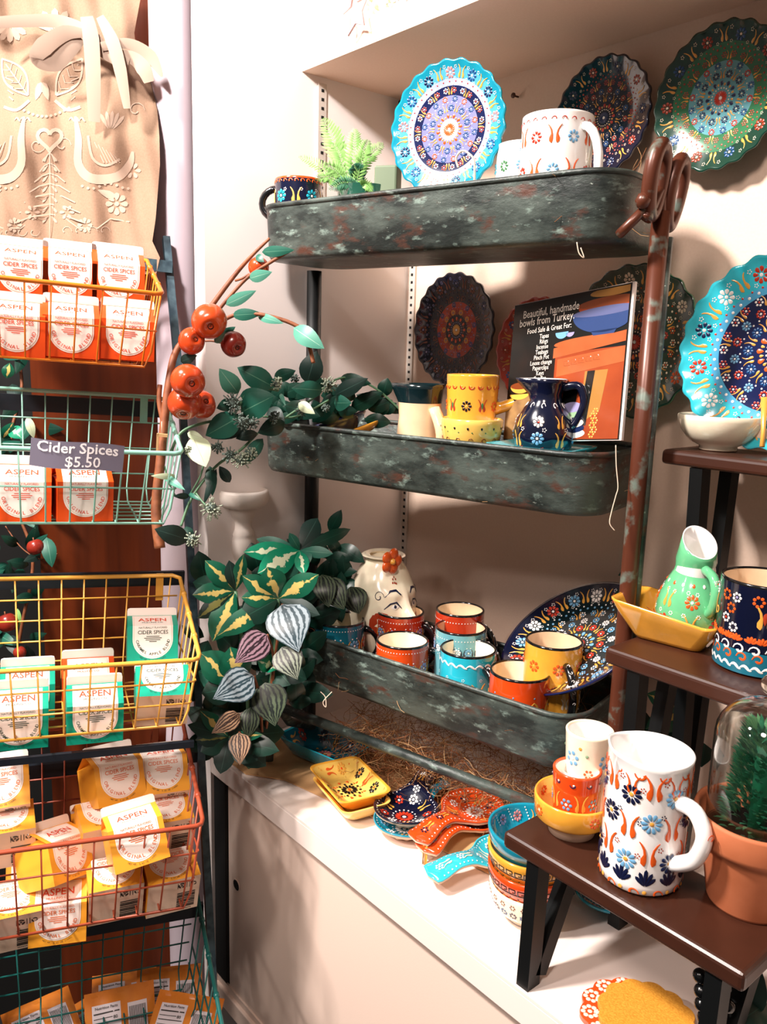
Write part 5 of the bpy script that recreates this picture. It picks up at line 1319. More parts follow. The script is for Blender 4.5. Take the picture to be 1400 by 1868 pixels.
# apple branch
def apple(parent, u, v, d, rpx, eye=None, mt='apple_red', idx=0):
    c = atd(u, v, d); r = rpx * d / F
    e = atd(*eye, d - r * .95) - c if eye else V((.3, .2, -1)); z = -e.normalized()
    M = frame(c, x=(z.orthogonal()), z=z); I = parent.matrix_basis.inverted(); m = MB()
    pr = []
    for k in range(19):
        a = PI * k / 18; rr_ = r * (1.0 + .04 * math.cos(2 * a)); R_ = rr_ * math.sin(a); zz = -rr_ * math.cos(a) * .92
        dip = .30 * r * math.exp(-(R_ / (r * .28)) ** 2); zz += dip if k < 9 else -dip; pr.append((max(R_, .0001), zz))
    m.lathe(pr, mt, 36, T=I @ M, mod=lambda a, i: 1 + (.045 * math.cos(5 * a + idx) * max(0, 1 - i / 9) + .015 * math.cos(2 * a + idx)))
    ap = m.build('apple', parent)
    m = MB(); m.lathe([(.0003, -.6 * r), (.10 * r, -.62 * r), (.16 * r, -.76 * r), (.07 * r, -.64 * r), (.0003, -.62 * r)], 'calyx', 10, T=I @ M); m.tube([I @ (M @ V((0, 0, .6 * r))), I @ (M @ V((.1 * r, 0, 1.12 * r)))], .0012, 'stem_brown', 6); m.build('calyx', ap)
t = thing('apple_branch', 'brown branch with seven red artificial apples arching between the wire baskets and the metal rack', 'branch', Matrix.Translation(atd(300, 880, 1.13)))
m = MB()
m.tube(curve_pts(S((292, 1000, 1.12), (285, 930, 1.12), (292, 850, 1.12), (300, 770, 1.12), (308, 700, 1.12), (322, 640, 1.13), (358, 600, 1.14), (392, 550, 1.14), (430, 500, 1.14), (460, 466, 1.13), (492, 435, 1.13))), [.0075 - .00007 * i for i in range(81)], 'stem_brown', 9)
m.tube(curve_pts(S((388, 582, 1.14), (410, 552, 1.13), (450, 508, 1.13), (488, 482, 1.12), (526, 459, 1.12))), .0024, 'stem_brown', 7)
m.tube(curve_pts(S((398, 590, 1.14), (430, 574, 1.13), (470, 573, 1.12), (520, 585, 1.12), (556, 602, 1.12))) + curve_pts(S((556, 602, 1.12), (564, 630, 1.12), (572, 662, 1.12))), .0028, 'stem_brown', 7)
m.tube(curve_pts(S((344, 640, 1.13), (365, 625, 1.13), (385, 622, 1.13), (405, 626, 1.13))), .0014, 'stem_brown', 6)
m.tube(curve_pts(S((430, 512, 1.14), (442, 508, 1.13), (455, 500, 1.13))), .0016, 'stem_brown', 6); m.tube(curve_pts(S((300, 780, 1.12), (291, 735, 1.12), (292, 702, 1.12))), .0035, 'stem_brown', 7)
m.build('stem', t, world=True)
apple(t, 382, 586, 1.09, 33.5, (386, 602), idx=0); apple(t, 350, 622, 1.10, 25.5, (361, 617), idx=1); apple(t, 426, 628, 1.12, 24.5, (440, 640), 'apple_dark', 2); apple(t, 472, 488, 1.14, 20, (478, 500), idx=3)
apple(t, 343, 695, 1.07, 32.5, (355, 703), idx=4); apple(t, 337, 735, 1.10, 32, (330, 790), idx=1); apple(t, 368, 738, 1.12, 27, (382, 728), idx=2)
m = MB()
for a in [(478, 460, 538, 456, 20, 1.13, 1.11, 'leaf_euc'), (455, 508, 497, 496, 22, 1.13, 1.11, 'leaf_euc_light'), (412, 556, 468, 530, 22, 1.13, 1.11, 'leaf_euc_light'), (424, 575, 478, 572, 22, 1.13, 1.12, 'leaf_euc'), (470, 576, 518, 590, 16, 1.13, 1.11, 'leaf_euc_light'), (536, 598, 592, 636, 36, 1.12, 1.10, 'leaf_euc_light'),
          (400, 615, 430, 596, 16, 1.13, 1.12, 'leaf_euc'), (330, 660, 360, 648, 20, 1.12, 1.10, 'leaf_euc_dark'), (392, 625, 412, 605, 14, 1.12, 1.1, 'leaf_euc_light'), (468, 466, 482, 478, 14, 1.13, 1.12, 'leaf_euc')]: leafpx(m, *a)
m.build('leaves', t, world=True)
m = MB(); q = atd(296, 810, 1.105); T = Matrix.Translation(q) @ Matrix.Rotation(.15, 4, 'Y') @ Matrix.Rotation(1.0, 4, 'Z')
m.box((0, 0, .012), (.013, .003, .004), 'fiber_light', T=T); m.box((0, 0, -.012), (.013, .003, .004), 'fiber_light', T=T); m.box((-.006, 0, 0), (.003, .003, .028), 'fiber_light', T=T); m.tube([q + V((0, 0, .014)), q + V((0, 0, .03))], .0006, 'string', 4)
m.build('hang_tag', t, world=True, label='small tan frame shaped tag on a string')

# eucalyptus garland with seed heads
t = thing('eucalyptus_garland', 'garland of round eucalyptus leaves and grey seed heads draped over the middle tray', 'garland', Matrix.Translation(atd(470, 760, 1.2)))
m = MB()
for P, r in ((S((330, 960, 1.13), (352, 905, 1.14), (395, 850, 1.15), (440, 820, 1.17), (470, 790, 1.18)), .002), (S((310, 830, 1.13), (330, 790, 1.13), (370, 772, 1.14), (420, 762, 1.15), (436, 740, 1.15), (455, 715, 1.16), (480, 708, 1.17), (508, 712, 1.18)), .0022), (S((480, 790, 1.2), (560, 735, 1.22), (620, 690, 1.24), (680, 705, 1.25), (735, 752, 1.26)), .0018), (S((345, 905, 1.14), (365, 870, 1.14), (372, 845, 1.14)), .0014), (S((320, 905, 1.13), (308, 880, 1.12), (300, 850, 1.12)), .0012), (S((480, 760, 1.2), (540, 760, 1.22), (600, 730, 1.23)), .0016), (S((358, 900, 1.14), (372, 918, 1.13), (385, 928, 1.12)), .0014)): m.tube(curve_pts(P), r, 'stem_green', 6)
m.build('stem', t, world=True)
m = MB()
for a in [(435, 718, 400, 672, 36, 1.16, 1.13, 'leaf_euc_light', {}), (500, 706, 433, 670, 42, 1.17, 1.15, 'leaf_euc', {}), (438, 722, 500, 720, 28, 1.16, 1.14, 'leaf_euc', {}), (440, 752, 500, 722, 50, 1.16, 1.14, 'leaf_euc', {}), (438, 760, 375, 795, 48, 1.15, 1.14, 'leaf_euc', {}), (460, 760, 385, 800, 40, 1.17, 1.16, 'leaf_euc_dark', {}),
          (352, 796, 376, 852, 46, 1.13, 1.10, 'leaf_pale', dict(peak=.5)), (342, 790, 372, 800, 16, 1.13, 1.12, 'leaf_pale', {}), (383, 850, 388, 905, 22, 1.15, 1.14, 'leaf_deep', {}), (395, 855, 372, 920, 14, 1.15, 1.14, 'leaf_euc_dark', {}), (325, 870, 275, 868, 12, 1.1, 1.08, 'leaf_pale', {}), (300, 868, 338, 894, 14, 1.1, 1.08, 'leaf_euc_light', {}), (345, 905, 316, 905, 12, 1.14, 1.12, 'leaf_euc_dark', {}), (345, 900, 368, 914, 8, 1.14, 1.12, 'leaf_euc', {}),
          (345, 985, 282, 965, 38, 1.12, 1.08, 'leaf_euc_dark', dict(peak=.5)), (340, 960, 348, 995, 22, 1.13, 1.12, 'leaf_deep', {}), (590, 712, 532, 708, 32, 1.22, 1.2, 'leaf_euc', {}), (560, 700, 578, 640, 44, 1.23, 1.22, 'leaf_euc_dark', {}), (612, 720, 672, 690, 30, 1.24, 1.22, 'leaf_euc_dark', {}), (620, 690, 678, 700, 26, 1.25, 1.23, 'leaf_deep', {}), (610, 735, 642, 735, 30, 1.22, 1.19, 'leaf_euc', {}), (545, 735, 575, 755, 20, 1.2, 1.18, 'leaf_pale', {}), (512, 718, 521, 740, 8, 1.17, 1.15, 'leaf_euc_light', {}),
          (520, 740, 585, 760, 34, 1.24, 1.22, 'leaf_deep', {}), (490, 745, 520, 775, 30, 1.22, 1.2, 'leaf_euc_dark', {}), (570, 770, 620, 720, 30, 1.26, 1.24, 'leaf_deep', {}), (640, 745, 700, 715, 30, 1.27, 1.25, 'leaf_deep', {}), (650, 720, 735, 755, 26, 1.28, 1.27, 'leaf_deep', {}), (425, 735, 395, 745, 24, 1.15, 1.13, 'leaf_deep', {}), (480, 800, 440, 850, 26, 1.17, 1.16, 'leaf_deep', {}), (470, 790, 430, 800, 20, 1.17, 1.16, 'leaf_euc_dark', {}), (520, 770, 470, 790, 34, 1.2, 1.18, 'leaf_deep', {}), (590, 690, 560, 720, 26, 1.25, 1.24, 'leaf_deep', {}),
          (420, 880, 400, 850, 20, 1.17, 1.16, 'leaf_euc_dark', {}), (500, 690, 540, 676, 24, 1.2, 1.19, 'leaf_deep', {})]: leafpx(m, *a[:8], **a[8])
rq = random.Random(31)
for i in range(34):
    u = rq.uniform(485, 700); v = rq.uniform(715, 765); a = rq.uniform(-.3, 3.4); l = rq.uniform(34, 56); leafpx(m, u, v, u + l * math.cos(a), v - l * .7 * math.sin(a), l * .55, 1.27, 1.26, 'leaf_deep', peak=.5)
m.build('leaves', t, world=True)
def seedhead(u, v, d, rpx, dirpx, mt='berry_grey', n=46, seed=0):
    rr = random.Random(seed + int(u)); c = atd(u, v, d); ax = (atd(u + dirpx[0], v + dirpx[1], d - .004) - c).normalized(); m = MB(); rad = rpx * d / F
    a0 = c - ax * rad * .9
    for i in range(n):
        q = V((rr.gauss(0, 1), rr.gauss(0, 1), rr.gauss(0, 1))).normalized(); q = (q + ax * 1.1).normalized(); e = c - ax * rad * .3 + q * rad * (1.0 + rr.uniform(-.1, .1)); s = c - ax * rad * .3 + q * rad * .55
        m.tube([s, e], [.0004, .0011], mt, 5)
    m.tube([a0, c], .0008, 'stem_green', 5); m.lathe([(.0001, -.5), (.4, -.3), (.55, 0), (.4, .3), (.0001, .5)], 'berry_grey', 8, T=Matrix.Translation(c - ax * rad * .3) @ Matrix.Scale(rad, 4)); m.build('seed_head', t, world=True)
for a in [(425, 735, 1.14, 22, (-1, .3)), (443, 770, 1.13, 19, (0, 1)), (460, 772, 1.14, 14, (1, 1)), (505, 700, 1.16, 14, (1, -.3), 'berry_pale'), (502, 762, 1.17, 14, (1, 0)), (385, 928, 1.11, 24, (0, 1), 'berry_pale'), (352, 984, 1.08, 18, (.6, 1), 'berry_pale'), (398, 815, 1.13, 14, (-.5, 1)), (420, 830, 1.12, 17, (0, 1)), (440, 840, 1.12, 20, (.2, 1), 'berry_pale'), (458, 828, 1.13, 14, (.8, .2), 'berry_pale'), (345, 822, 1.11, 10, (-.2, 1), 'berry_pale'), (600, 702, 1.2, 17, (0, .3), 'berry_pale'), (538, 690, 1.21, 10, (0, -1)), (595, 745, 1.2, 9, (0, -1)), (550, 750, 1.2, 12, (0, 1))]: seedhead(*a)
# dark garland in the recess behind the baskets
t = thing('apple_garland', 'dark leafy garland with three small red apples in the black recess behind the baskets', 'garland', Matrix.Translation(atd(40, 1050, 1.5)))
m = MB(); m.tube(curve_pts(S((20, 600, 1.52), (40, 700, 1.52), (20, 800, 1.5), (30, 920, 1.5), (60, 1020, 1.5), (40, 1140, 1.5), (20, 1250, 1.5))), .003, 'stem_brown', 6); m.tube(curve_pts(S((10, 960, 1.5), (40, 1000, 1.49), (75, 1020, 1.49), (105, 1010, 1.49))), .0012, 'stem_brown', 5); m.build('stem', t, world=True)
m = MB(); rr = random.Random(4)
for i in range(64):
    u = rr.uniform(-30, 75); v = rr.uniform(640, 1290); a = rr.uniform(0, 2 * PI); l = rr.uniform(30, 52); leafpx(m, u, v, u + l * math.cos(a), v + l * math.sin(a), l * .5, 1.5, 1.47, rr.choice(['leaf_deep', 'leaf_euc_dark', 'leaf_euc', 'leaf_deep']))
for a in [(12, 690, 18, 662, 22, 1.45, 1.45, 'leaf_var'), (20, 780, 40, 800, 26, 1.45, 1.44, 'leaf_var_pale'), (5, 800, 25, 770, 22, 1.45, 1.44, 'leaf_var'), (85, 980, 95, 1035, 26, 1.45, 1.44, 'leaf_euc'), (50, 760, 62, 800, 16, 1.45, 1.45, 'leaf_pale'), (32, 1110, 35, 1145, 10, 1.45, 1.45, 'leaf_fern')]: leafpx(m, *a)
m.build('leaves', t, world=True)
apple(t, 65, 998, 1.44, 16, None, 'apple_dark', 0); apple(t, 14, 1136, 1.44, 19, None, 'apple_dark', 1); apple(t, 36, 1190, 1.44, 12, None, 'apple_dark', 2)

# ================================================================== basket stand
BF = Matrix((E1, E2, E3)).transposed().to_4x4()
def bframe(u, v, d, hf=.095):
    fr = atd(u, v, d); M = BF.copy(); M.translation = fr - E1 * .15 - E3 * hf; return M   # origin: bottom front middle
B = dict(orange=(297, 537), teal=(333, 828), yellow=(366, 1203), red=(372, 1505), dteal=(410, 1895))
BD = 1.08
st = thing('basket_stand', 'slate blue metal stand carrying the five tilted wire baskets at the left', 'stand', Matrix.Translation((atd(380, 1868, 1.3).x, atd(380, 1868, 1.3).y, 0)))
m = MB(); a = atd(303, 434, 1.335); b = atd(334, 760, 1.315); c = atd(352, 1100, 1.30); d = atd(392, 1868, 1.27); e = d + (d - c).normalized() * .35; e.z = .004
def flatbar(m, P, wdt, th, mt, ax=None):
    P = [V(p) for p in P]; vs = []
    for i, p in enumerate(P):
        t_ = (P[min(i + 1, len(P) - 1)] - P[max(i - 1, 0)]).normalized(); s1 = ((ax or EH) - t_ * t_.dot(ax or EH)).normalized(); s2 = t_.cross(s1)
        vs += [p + s1 * wdt / 2 + s2 * th / 2, p - s1 * wdt / 2 + s2 * th / 2, p - s1 * wdt / 2 - s2 * th / 2, p + s1 * wdt / 2 - s2 * th / 2]
    fs = [(0, 1, 2, 3), tuple(4 * (len(P) - 1) + k for k in (3, 2, 1, 0))]
    for i in range(len(P) - 1):
        for k in range(4): fs.append((4 * i + k, 4 * i + (k + 1) % 4, 4 * i + 4 + (k + 1) % 4, 4 * i + 4 + k))
    m.add(vs, fs, mt, False)
flatbar(m, [a, b, c, d, e], .011, .016, 'slate_bar'); m.build('upright', st, world=True)
m = MB(); o = -E1 * .36; flatbar(m, [a + o, b + o, c + o, d + o, V((e.x + o.x, e.y + o.y, .004))], .011, .016, 'slate_bar'); m.build('upright', st, world=True)
for i, (u, v, hgt) in enumerate(((300, 486, .018), (300, 748, .024), (322, 1054, .022), (345, 1378, .022), (356, 1660, .02))):
    m = MB(); p = atd(u, v, 1.315 - .01 * i); flatbar(m, [p + E1 * .012, p - E1 * .37], hgt, .008, 'navy_bar' if i else 'slate_bar', ax=E3); m.build('crossbar', st, world=True)
m = MB(); p = atd(340, 1350, 1.12); flatbar(m, [p + E1 * .01 - E3 * .006, p - E1 * .36 - E3 * .006], .009, .006, 'navy_bar', ax=E3); m.build('crossbar', st, world=True)
def basket(name, label, key, wm, nh=1, hf=.095, hb=.155, dp=.20, brk=False, d=BD):
    M = bframe(*B[key], d, hf); t = thing(name, label, 'basket', M); W = .15; W2 = .139
    def top(x, q): return V((x, q * dp, hf + (hb - hf) * q))          # rim height along depth
    m = MB()
    side = lambda s: [V((s * (W - .006 * 0), dp * k / 8, hf + (hb - hf) * k / 8)) for k in range(9)]
    rim = curve_pts([V((-W + .01, 0, hf)), V((W - .01, 0, hf))], 4) + [V((W - .003, .002, hf + .001)), V((W, .01, hf + .003))] + side(1)[1:-1] + [V((W, dp - .01, hb - .002)), V((W - .01, dp, hb))] + [V((-W + .01, dp, hb)), V((-W, dp - .01, hb - .002))] + side(-1)[::-1][1:-1] + [V((-W, .01, hf + .003)), V((-W + .003, .002, hf + .001))]
    m.tube(rim, .0031, wm, 8, closed=True)
    for k in (2, 4, 6):
        for s in (-1, 1): p = V((s * W, dp * k / 8, hf + (hb - hf) * k / 8)); m.tube([p - V((0, .003, .001)), p + V((0, .003, .001))], .0042, wm, 8)
    m.build('rim', t)
    m = MB(); r = .00125; nb = 10; yb0, yb1 = .014, dp - .006
    for i in range(nb):
        x = -W + .012 + (2 * W - .024) * i / (nb - 1); x2 = x * W2 / W
        m.tube([(x, 0, hf + .002), (x2, yb0 - .002, .004), (x2, yb0 + .004, 0), (x2, yb1 - .02, 0), (x2, yb1, .018), (x, dp, hb + .001)], r, wm, 6)
    for k in range(1, nh + 1):
        q = k / (nh + 1); zf = hf * (1 - q); f = W2 + (W - W2) * (1 - q)
        m.tube([(-f, yb0 * q, zf), (f - .004, yb0 * q, zf), (f, yb0 * q + .004, zf), (f, dp - .01, zf), ], r, wm, 6); m.tube([(-f, yb0 * q, zf), (-f, dp - .01, zf)], r, wm, 6)
    for k in range(1, nh + 3):
        q = k / (nh + 3); zb = hb * (1 - q) + 0; f = W2 + (W - W2) * (1 - q); m.tube([(-f, dp - .002, zb), (f, dp - .002, zb)], r, wm, 6)
    for k in range(7):
        y = yb0 + (yb1 - .02 - yb0) * k / 6; m.tube([(-W2, y, .02), (-W2 + .008, y, 0), (W2 - .008, y, 0), (W2, y, .02), (W, y, hf + (hb - hf) * y / dp)], r if k else .0018, wm, 6); m.tube([(-W2, y, .02), (-W, y, hf + (hb - hf) * y / dp)], r, wm, 6)
    m.build('wire_grid', t)
    for s in (-1, 1):
        m = MB(); m.box((s * (W - .028), dp + .002, hb - .018), (.011, .002, .042), wm, .0006); m.build('hanger_plate', t)
    return t, M
bo, MO = basket('wire_basket', 'orange wire basket at the top of the stand, full of orange cartons', 'orange', 'wire_orange')
bt, MT = basket('wire_basket', 'pale mint wire basket second from the top with the price card', 'teal', 'wire_teal')
by, MY = basket('wire_basket', 'yellow wire basket in the middle of the stand with teal cartons', 'yellow', 'wire_yellow', 2)
br, MR = basket('wire_basket', 'brick red wire basket heaped with yellow cartons', 'red', 'wire_red', 2, hf=.125, hb=.185)
bd, MD = basket('wire_basket', 'dark teal wire basket lowest on the stand, holding pouches', 'dteal', 'wire_dteal', 2, dp=.24)

# cartons
CW, CDp, CH1, CH2, CH3 = .069, .062, .052, .070, .081
def carton_proto(kind, label, M):
    col = 'carton_' + kind; t = thing('gable_carton', label, 'carton', M); w_, d = CW / 2, CDp / 2; m = MB()
    A = [(-w_, -d, 0), (w_, -d, 0), (w_, d, 0), (-w_, d, 0), (-w_, -d, CH1), (w_, -d, CH1), (w_, d, CH1), (-w_, d, CH1), (-w_, -.002, CH2), (w_, -.002, CH2), (w_, .002, CH2), (-w_, .002, CH2), (-w_ + .022, 0, CH2 - .006), (w_ - .022, 0, CH2 - .006)]
    fs = [(0, 3, 2, 1), (0, 1, 5, 4), (1, 2, 6, 5), (2, 3, 7, 6), (3, 0, 4, 7), (4, 5, 9, 8), (6, 7, 11, 10), (5, 6, 13), (5, 13, 9), (6, 10, 13), (7, 4, 12), (4, 8, 12), (7, 12, 11)]
    m.add(A, fs, ['carton_board'] + [col] * 12, False)
    for i in range(7): m.box((w_ + .0003, -.004 + .006 * i - .012, .03), (.0005, .0012, .02 + .004 * (i % 3)), 'carton_line')
    fin = [(-w_, CH2 - .001), (w_, CH2 - .001), (w_, CH3 - .004), (w_ - .001, CH3 - .001), (w_ - .004, CH3), (-w_ + .004, CH3), (-w_ + .001, CH3 - .001), (-w_, CH3 - .004)]
    m.prism(fin, -.0022, .0022, 'carton_white', axis='y'); m.build('carton_body', t)
    sl = math.hypot(d - .002, CH2 - CH1); VM = CH1 + sl
    def F_(x, v, l=.0004):
        if v <= CH1: return (x, -d - l, v)
        q = (v - CH1) / sl; return (x, -d + (d - .002) * q - l * .7, CH1 + (CH2 - CH1) * q + l * .7)
    m = MB(); cy, rad, top = .0335, .0275, VM - .002
    def half(v): return rad if v > cy else math.sqrt(max(0, rad * rad - (cy - v) ** 2))
    for mt, sh, l in (('carton_white', 0, .0003), ('carton_line', .0016, .00045), ('carton_board', .0021, .0006)):
        rows = [cy - (rad - sh) * math.cos(PI / 2 * k / 10) for k in range(11)] + [CH1, top - sh]; vs = []
        for v in rows:
            h = (rad - sh) if v >= cy else math.sqrt(max(0, (rad - sh) ** 2 - (cy - v) ** 2)); vs += [F_(-h, v, l), F_(h, v, l)]
        if kind == 'orange' and False: pass
        m.add(vs, [(2 * i, 2 * i + 1, 2 * i + 3, 2 * i + 2) for i in range(len(rows) - 1)], mt if mt != 'carton_board' else 'carton_white', False)
    dk = {'orange': 'ink_red', 'teal': 'ink_green', 'yellow': 'ink_orange'}[kind]; L = .0009
    text(m, 'ASPEN', .0135, lambda x, y: F_(x, .0655 + y, L), 'ink_red', .012, 1.0)
    text(m, 'MULLING CO.', .0045, lambda x, y: F_(x, .0600 + y, L), dk, .0, 1.05)
    text(m, 'NATURALLY FLAVORED', .0038, lambda x, y: F_(x, .0480 + y, L), dk, 0, .95)
    text(m, 'CIDER SPICES', .0075, lambda x, y: F_(x, .0403 + y, L), dk, .01, .93)
    for i, (lw) in enumerate((.018, .024, .020, .010)): m.add([F_(-lw / 2, .0365 - .0024 * i, L), F_(lw / 2, .0365 - .0024 * i, L), F_(lw / 2, .0375 - .0024 * i, L), F_(-lw / 2, .0375 - .0024 * i, L)], [(0, 1, 2, 3)], dk, False)
    arc_text(m, 'CARAMEL APPLE BLEND' if kind == 'teal' else 'ORIGINAL BLEND', .0054 if kind == 'teal' else .0064, lambda x, y: F_(x, y, L), dk, 0, cy, .0212, 188, 352, .01)
    arc_text(m, 'NET WT. 5.65 OZ (160G)', .0030, lambda x, y: F_(x, y, L), 'ink_black' if kind != 'orange' else 'ink_red', 0, cy, .0300, 236, 304, .0)
    m.build('front_label', t)
    m = MB(); G = lambda x, y: (x, -y, -.0004)   # bottom panel
    for i in range(9): 
        yy = -.024 + .0033 * i; m.add([G(.005, yy), G(.029, yy), G(.029, yy + (.0018 if i % 3 else .0025)), G(.005, yy + (.0018 if i % 3 else .0025))], [(3, 2, 1, 0)], 'ink_black', False)
    def FB(x, y): return (x, -y * -1 if False else -y, -.0005)
    def ringp(cx, cy_, r0, r1, n=14):
        vs = []
        for i in range(n): a = 2 * PI * i / n; vs += [G(cx + r0 * math.cos(a), cy_ + r0 * math.sin(a)), G(cx + r1 * math.cos(a), cy_ + r1 * math.sin(a))]
        m.add(vs, [(2 * i, 2 * i + 1, 2 * ((i + 1) % n) + 1, 2 * ((i + 1) % n)) for i in range(n) if i % 5], 'ink_black', False)
    ringp(.026, .018, .0022, .0038); ringp(.010, .018, .0027, .0050); ringp(.010, .018, .0002, .0017)
    for x in (.0045, .0165, .0200): m.add([G(x, .013), G(x + .0007, .013), G(x + .0007, .023), G(x, .023)], [(3, 2, 1, 0)], 'ink_black', False)
    for i in range(10): x = .006 + .002 * i; m.add([G(x, -.028), G(x + .0012, -.028), G(x + .0012, -.0265), G(x, -.0265)], [(3, 2, 1, 0)], 'ink_black', False)
    m.build('bottom_print', t); return t
PROTO = {}
def rotm(pitch, yaw, roll): return BF @ Matrix.Rotation(math.radians(yaw), 4, 'Z') @ Matrix.Rotation(math.radians(pitch), 4, 'X') @ Matrix.Rotation(math.radians(roll), 4, 'Y')
def carton(kind, label, u, v, d, pitch=0, yaw=0, roll=0, grp=None):
    M = rotm(pitch, yaw, roll); bk = B['orange' if v < 700 else 'teal' if v < 960 else 'yellow' if v < 1345 else 'red']; pl = atd(*bk, BD) + E2 * max(.038 + .012 * (pitch < -55), (d - 1.08) * 1.15); rr_ = ray(u, v); c = rr_ * ((pl - V((0, 0, CAMH))).dot(E2) / rr_.dot(E2)) + V((0, 0, CAMH)); M.translation = c - (M.to_3x3() @ V((0, 0, .0405)))
    if kind not in PROTO: PROTO[kind] = carton_proto(kind, label, M); tag(PROTO[kind], group=grp); return
    dup(PROTO[kind], M, label, grp)
GO, GT, GY = 'orange cider spice cartons', 'teal cider spice cartons', 'yellow cider spice cartons'
carton('orange', 'orange carton at the left of the front row in the orange basket', 30, 592, 1.125, grp=GO)
carton('orange', 'orange carton in the middle of the front row in the orange basket', 129, 595, 1.128, grp=GO)
carton('orange', 'orange carton at the right of the front row in the orange basket', 232, 601, 1.13, yaw=-3, grp=GO)
for i, (u, n) in enumerate(((38, 'left'), (127, 'middle'), (214, 'right'))):
    carton('orange', 'orange carton at the %s of the raised back row in the orange basket' % n, u, 490 + 5 * i, 1.19, grp=GO)
    carton('orange', 'orange carton hidden low in the back row behind the %s front carton' % n, u + 4, 598 + 4 * i, 1.215, grp=GO)
carton('orange', 'orange carton at the left of the mint basket beside the price card', 41, 888, 1.13, grp=GO)
carton('orange', 'orange carton below the price card in the mint basket', 150, 888, 1.13, yaw=6, grp=GO)
carton('orange', 'orange carton turned sideways in the back of the mint basket between the two front ones', 98, 880, 1.205, yaw=70, grp=GO)
carton('teal', 'teal carton at the front left of the yellow basket', 35, 1294, 1.13, grp=GT)
carton('teal', 'teal carton behind the front left one in the yellow basket', 51, 1250, 1.21, grp=GT)
carton('teal', 'teal carton in the front middle of the yellow basket', 172, 1284, 1.125, grp=GT)
carton('orange', 'lone orange carton standing behind the middle teal carton in the yellow basket', 160, 1234, 1.21, grp=GO)
carton('teal', 'teal carton lying with its cream bottom forward at the right of the yellow basket', 294, 1253, 1.14, pitch=-62, yaw=-4, grp=GT)
carton('teal', 'teal carton propped highest at the back right of the yellow basket', 277, 1160, 1.21, pitch=-24, yaw=-4, grp=GT)
carton('yellow', 'yellow carton standing in the lower front of the red basket with readable red lettering', 108, 1645, 1.13, pitch=-8, yaw=-4, grp=GY)
for lb, u, v, d, p, y, r in [
    ('yellow carton lying bottom forward at the front left corner of the red basket', 20, 1655, 1.14, -74, 0, -4),
    ('yellow carton lying bottom forward to the right of the upright front carton', 205, 1605, 1.14, -74, 0, -3),
    ('yellow carton lying bottom forward at the front right of the red basket', 305, 1592, 1.14, -74, 0, -5),
    ('yellow carton leaning upright across the top of the front cartons in the red basket', 243, 1518, 1.10, -28, 4, -8),
    ('yellow carton turned to show its side and gable, left of centre in the red basket', 96, 1552, 1.15, -28, 48, 14),
    ('yellow carton lying bottom forward at the far left, second from the top', 10, 1508, 1.18, -74, 0, -4),
    ('yellow carton on the top of the far left stack in the red basket', 2, 1428, 1.20, -42, 0, -3),
    ('yellow carton standing tall at the back left of centre showing its left side', 202, 1410, 1.20, -26, 20, 2),
    ('yellow carton at the top right of the red basket with its gable up', 292, 1405, 1.215, -42, 2, 0),
    ('yellow carton lying bottom forward under the top right carton', 297, 1490, 1.19, -74, 0, -4),
    ('yellow carton lying under the tall back carton, its cream bottom plain', 185, 1500, 1.18, -74, 8, -2),
    ('yellow carton low at the back, seen between the front right and leaning cartons', 300, 1555, 1.23, -60, 0, -4),
    ('yellow carton low at the back left behind the turned carton', 60, 1590, 1.24, -40, 0, 0)]: carton('yellow', lb, u, v, d, p, y, r, GY)
# price card
c = atd(142, 831, 1.0); M = rotm(0, 0, 3.5); M.translation = c
t = thing('price_card', 'bent slate grey price card reading Cider Spices on the rim of the mint basket', 'price card', M); m = MB(); wc, hc = .106, .033
def cf(x, y, l=0): b = .0032 * math.cos(x / wc * PI * 1.2) ; return (x, -b - l - (.004 if x < -.012 else 0) * 0, y + (.0012 * math.sin(x * 60)))
m.grid(lambda u, v: cf((u - .5) * wc, (v - .5) * hc), 16, 2, 'sign_card'); m.grid(lambda u, v: cf((.5 - u) * wc, (v - .5) * hc, -.0008), 16, 2, 'sign_card')
text(m, 'Cider Spices', .0176, lambda x, y: cf(x, y + .003, .0006), 'sign_white', .02, 1.04); text(m, '$5.50', .0178, lambda x, y: cf(x + .006, y - .0135, .0006), 'sign_white', .012, 1.02)
m.build('card', t)
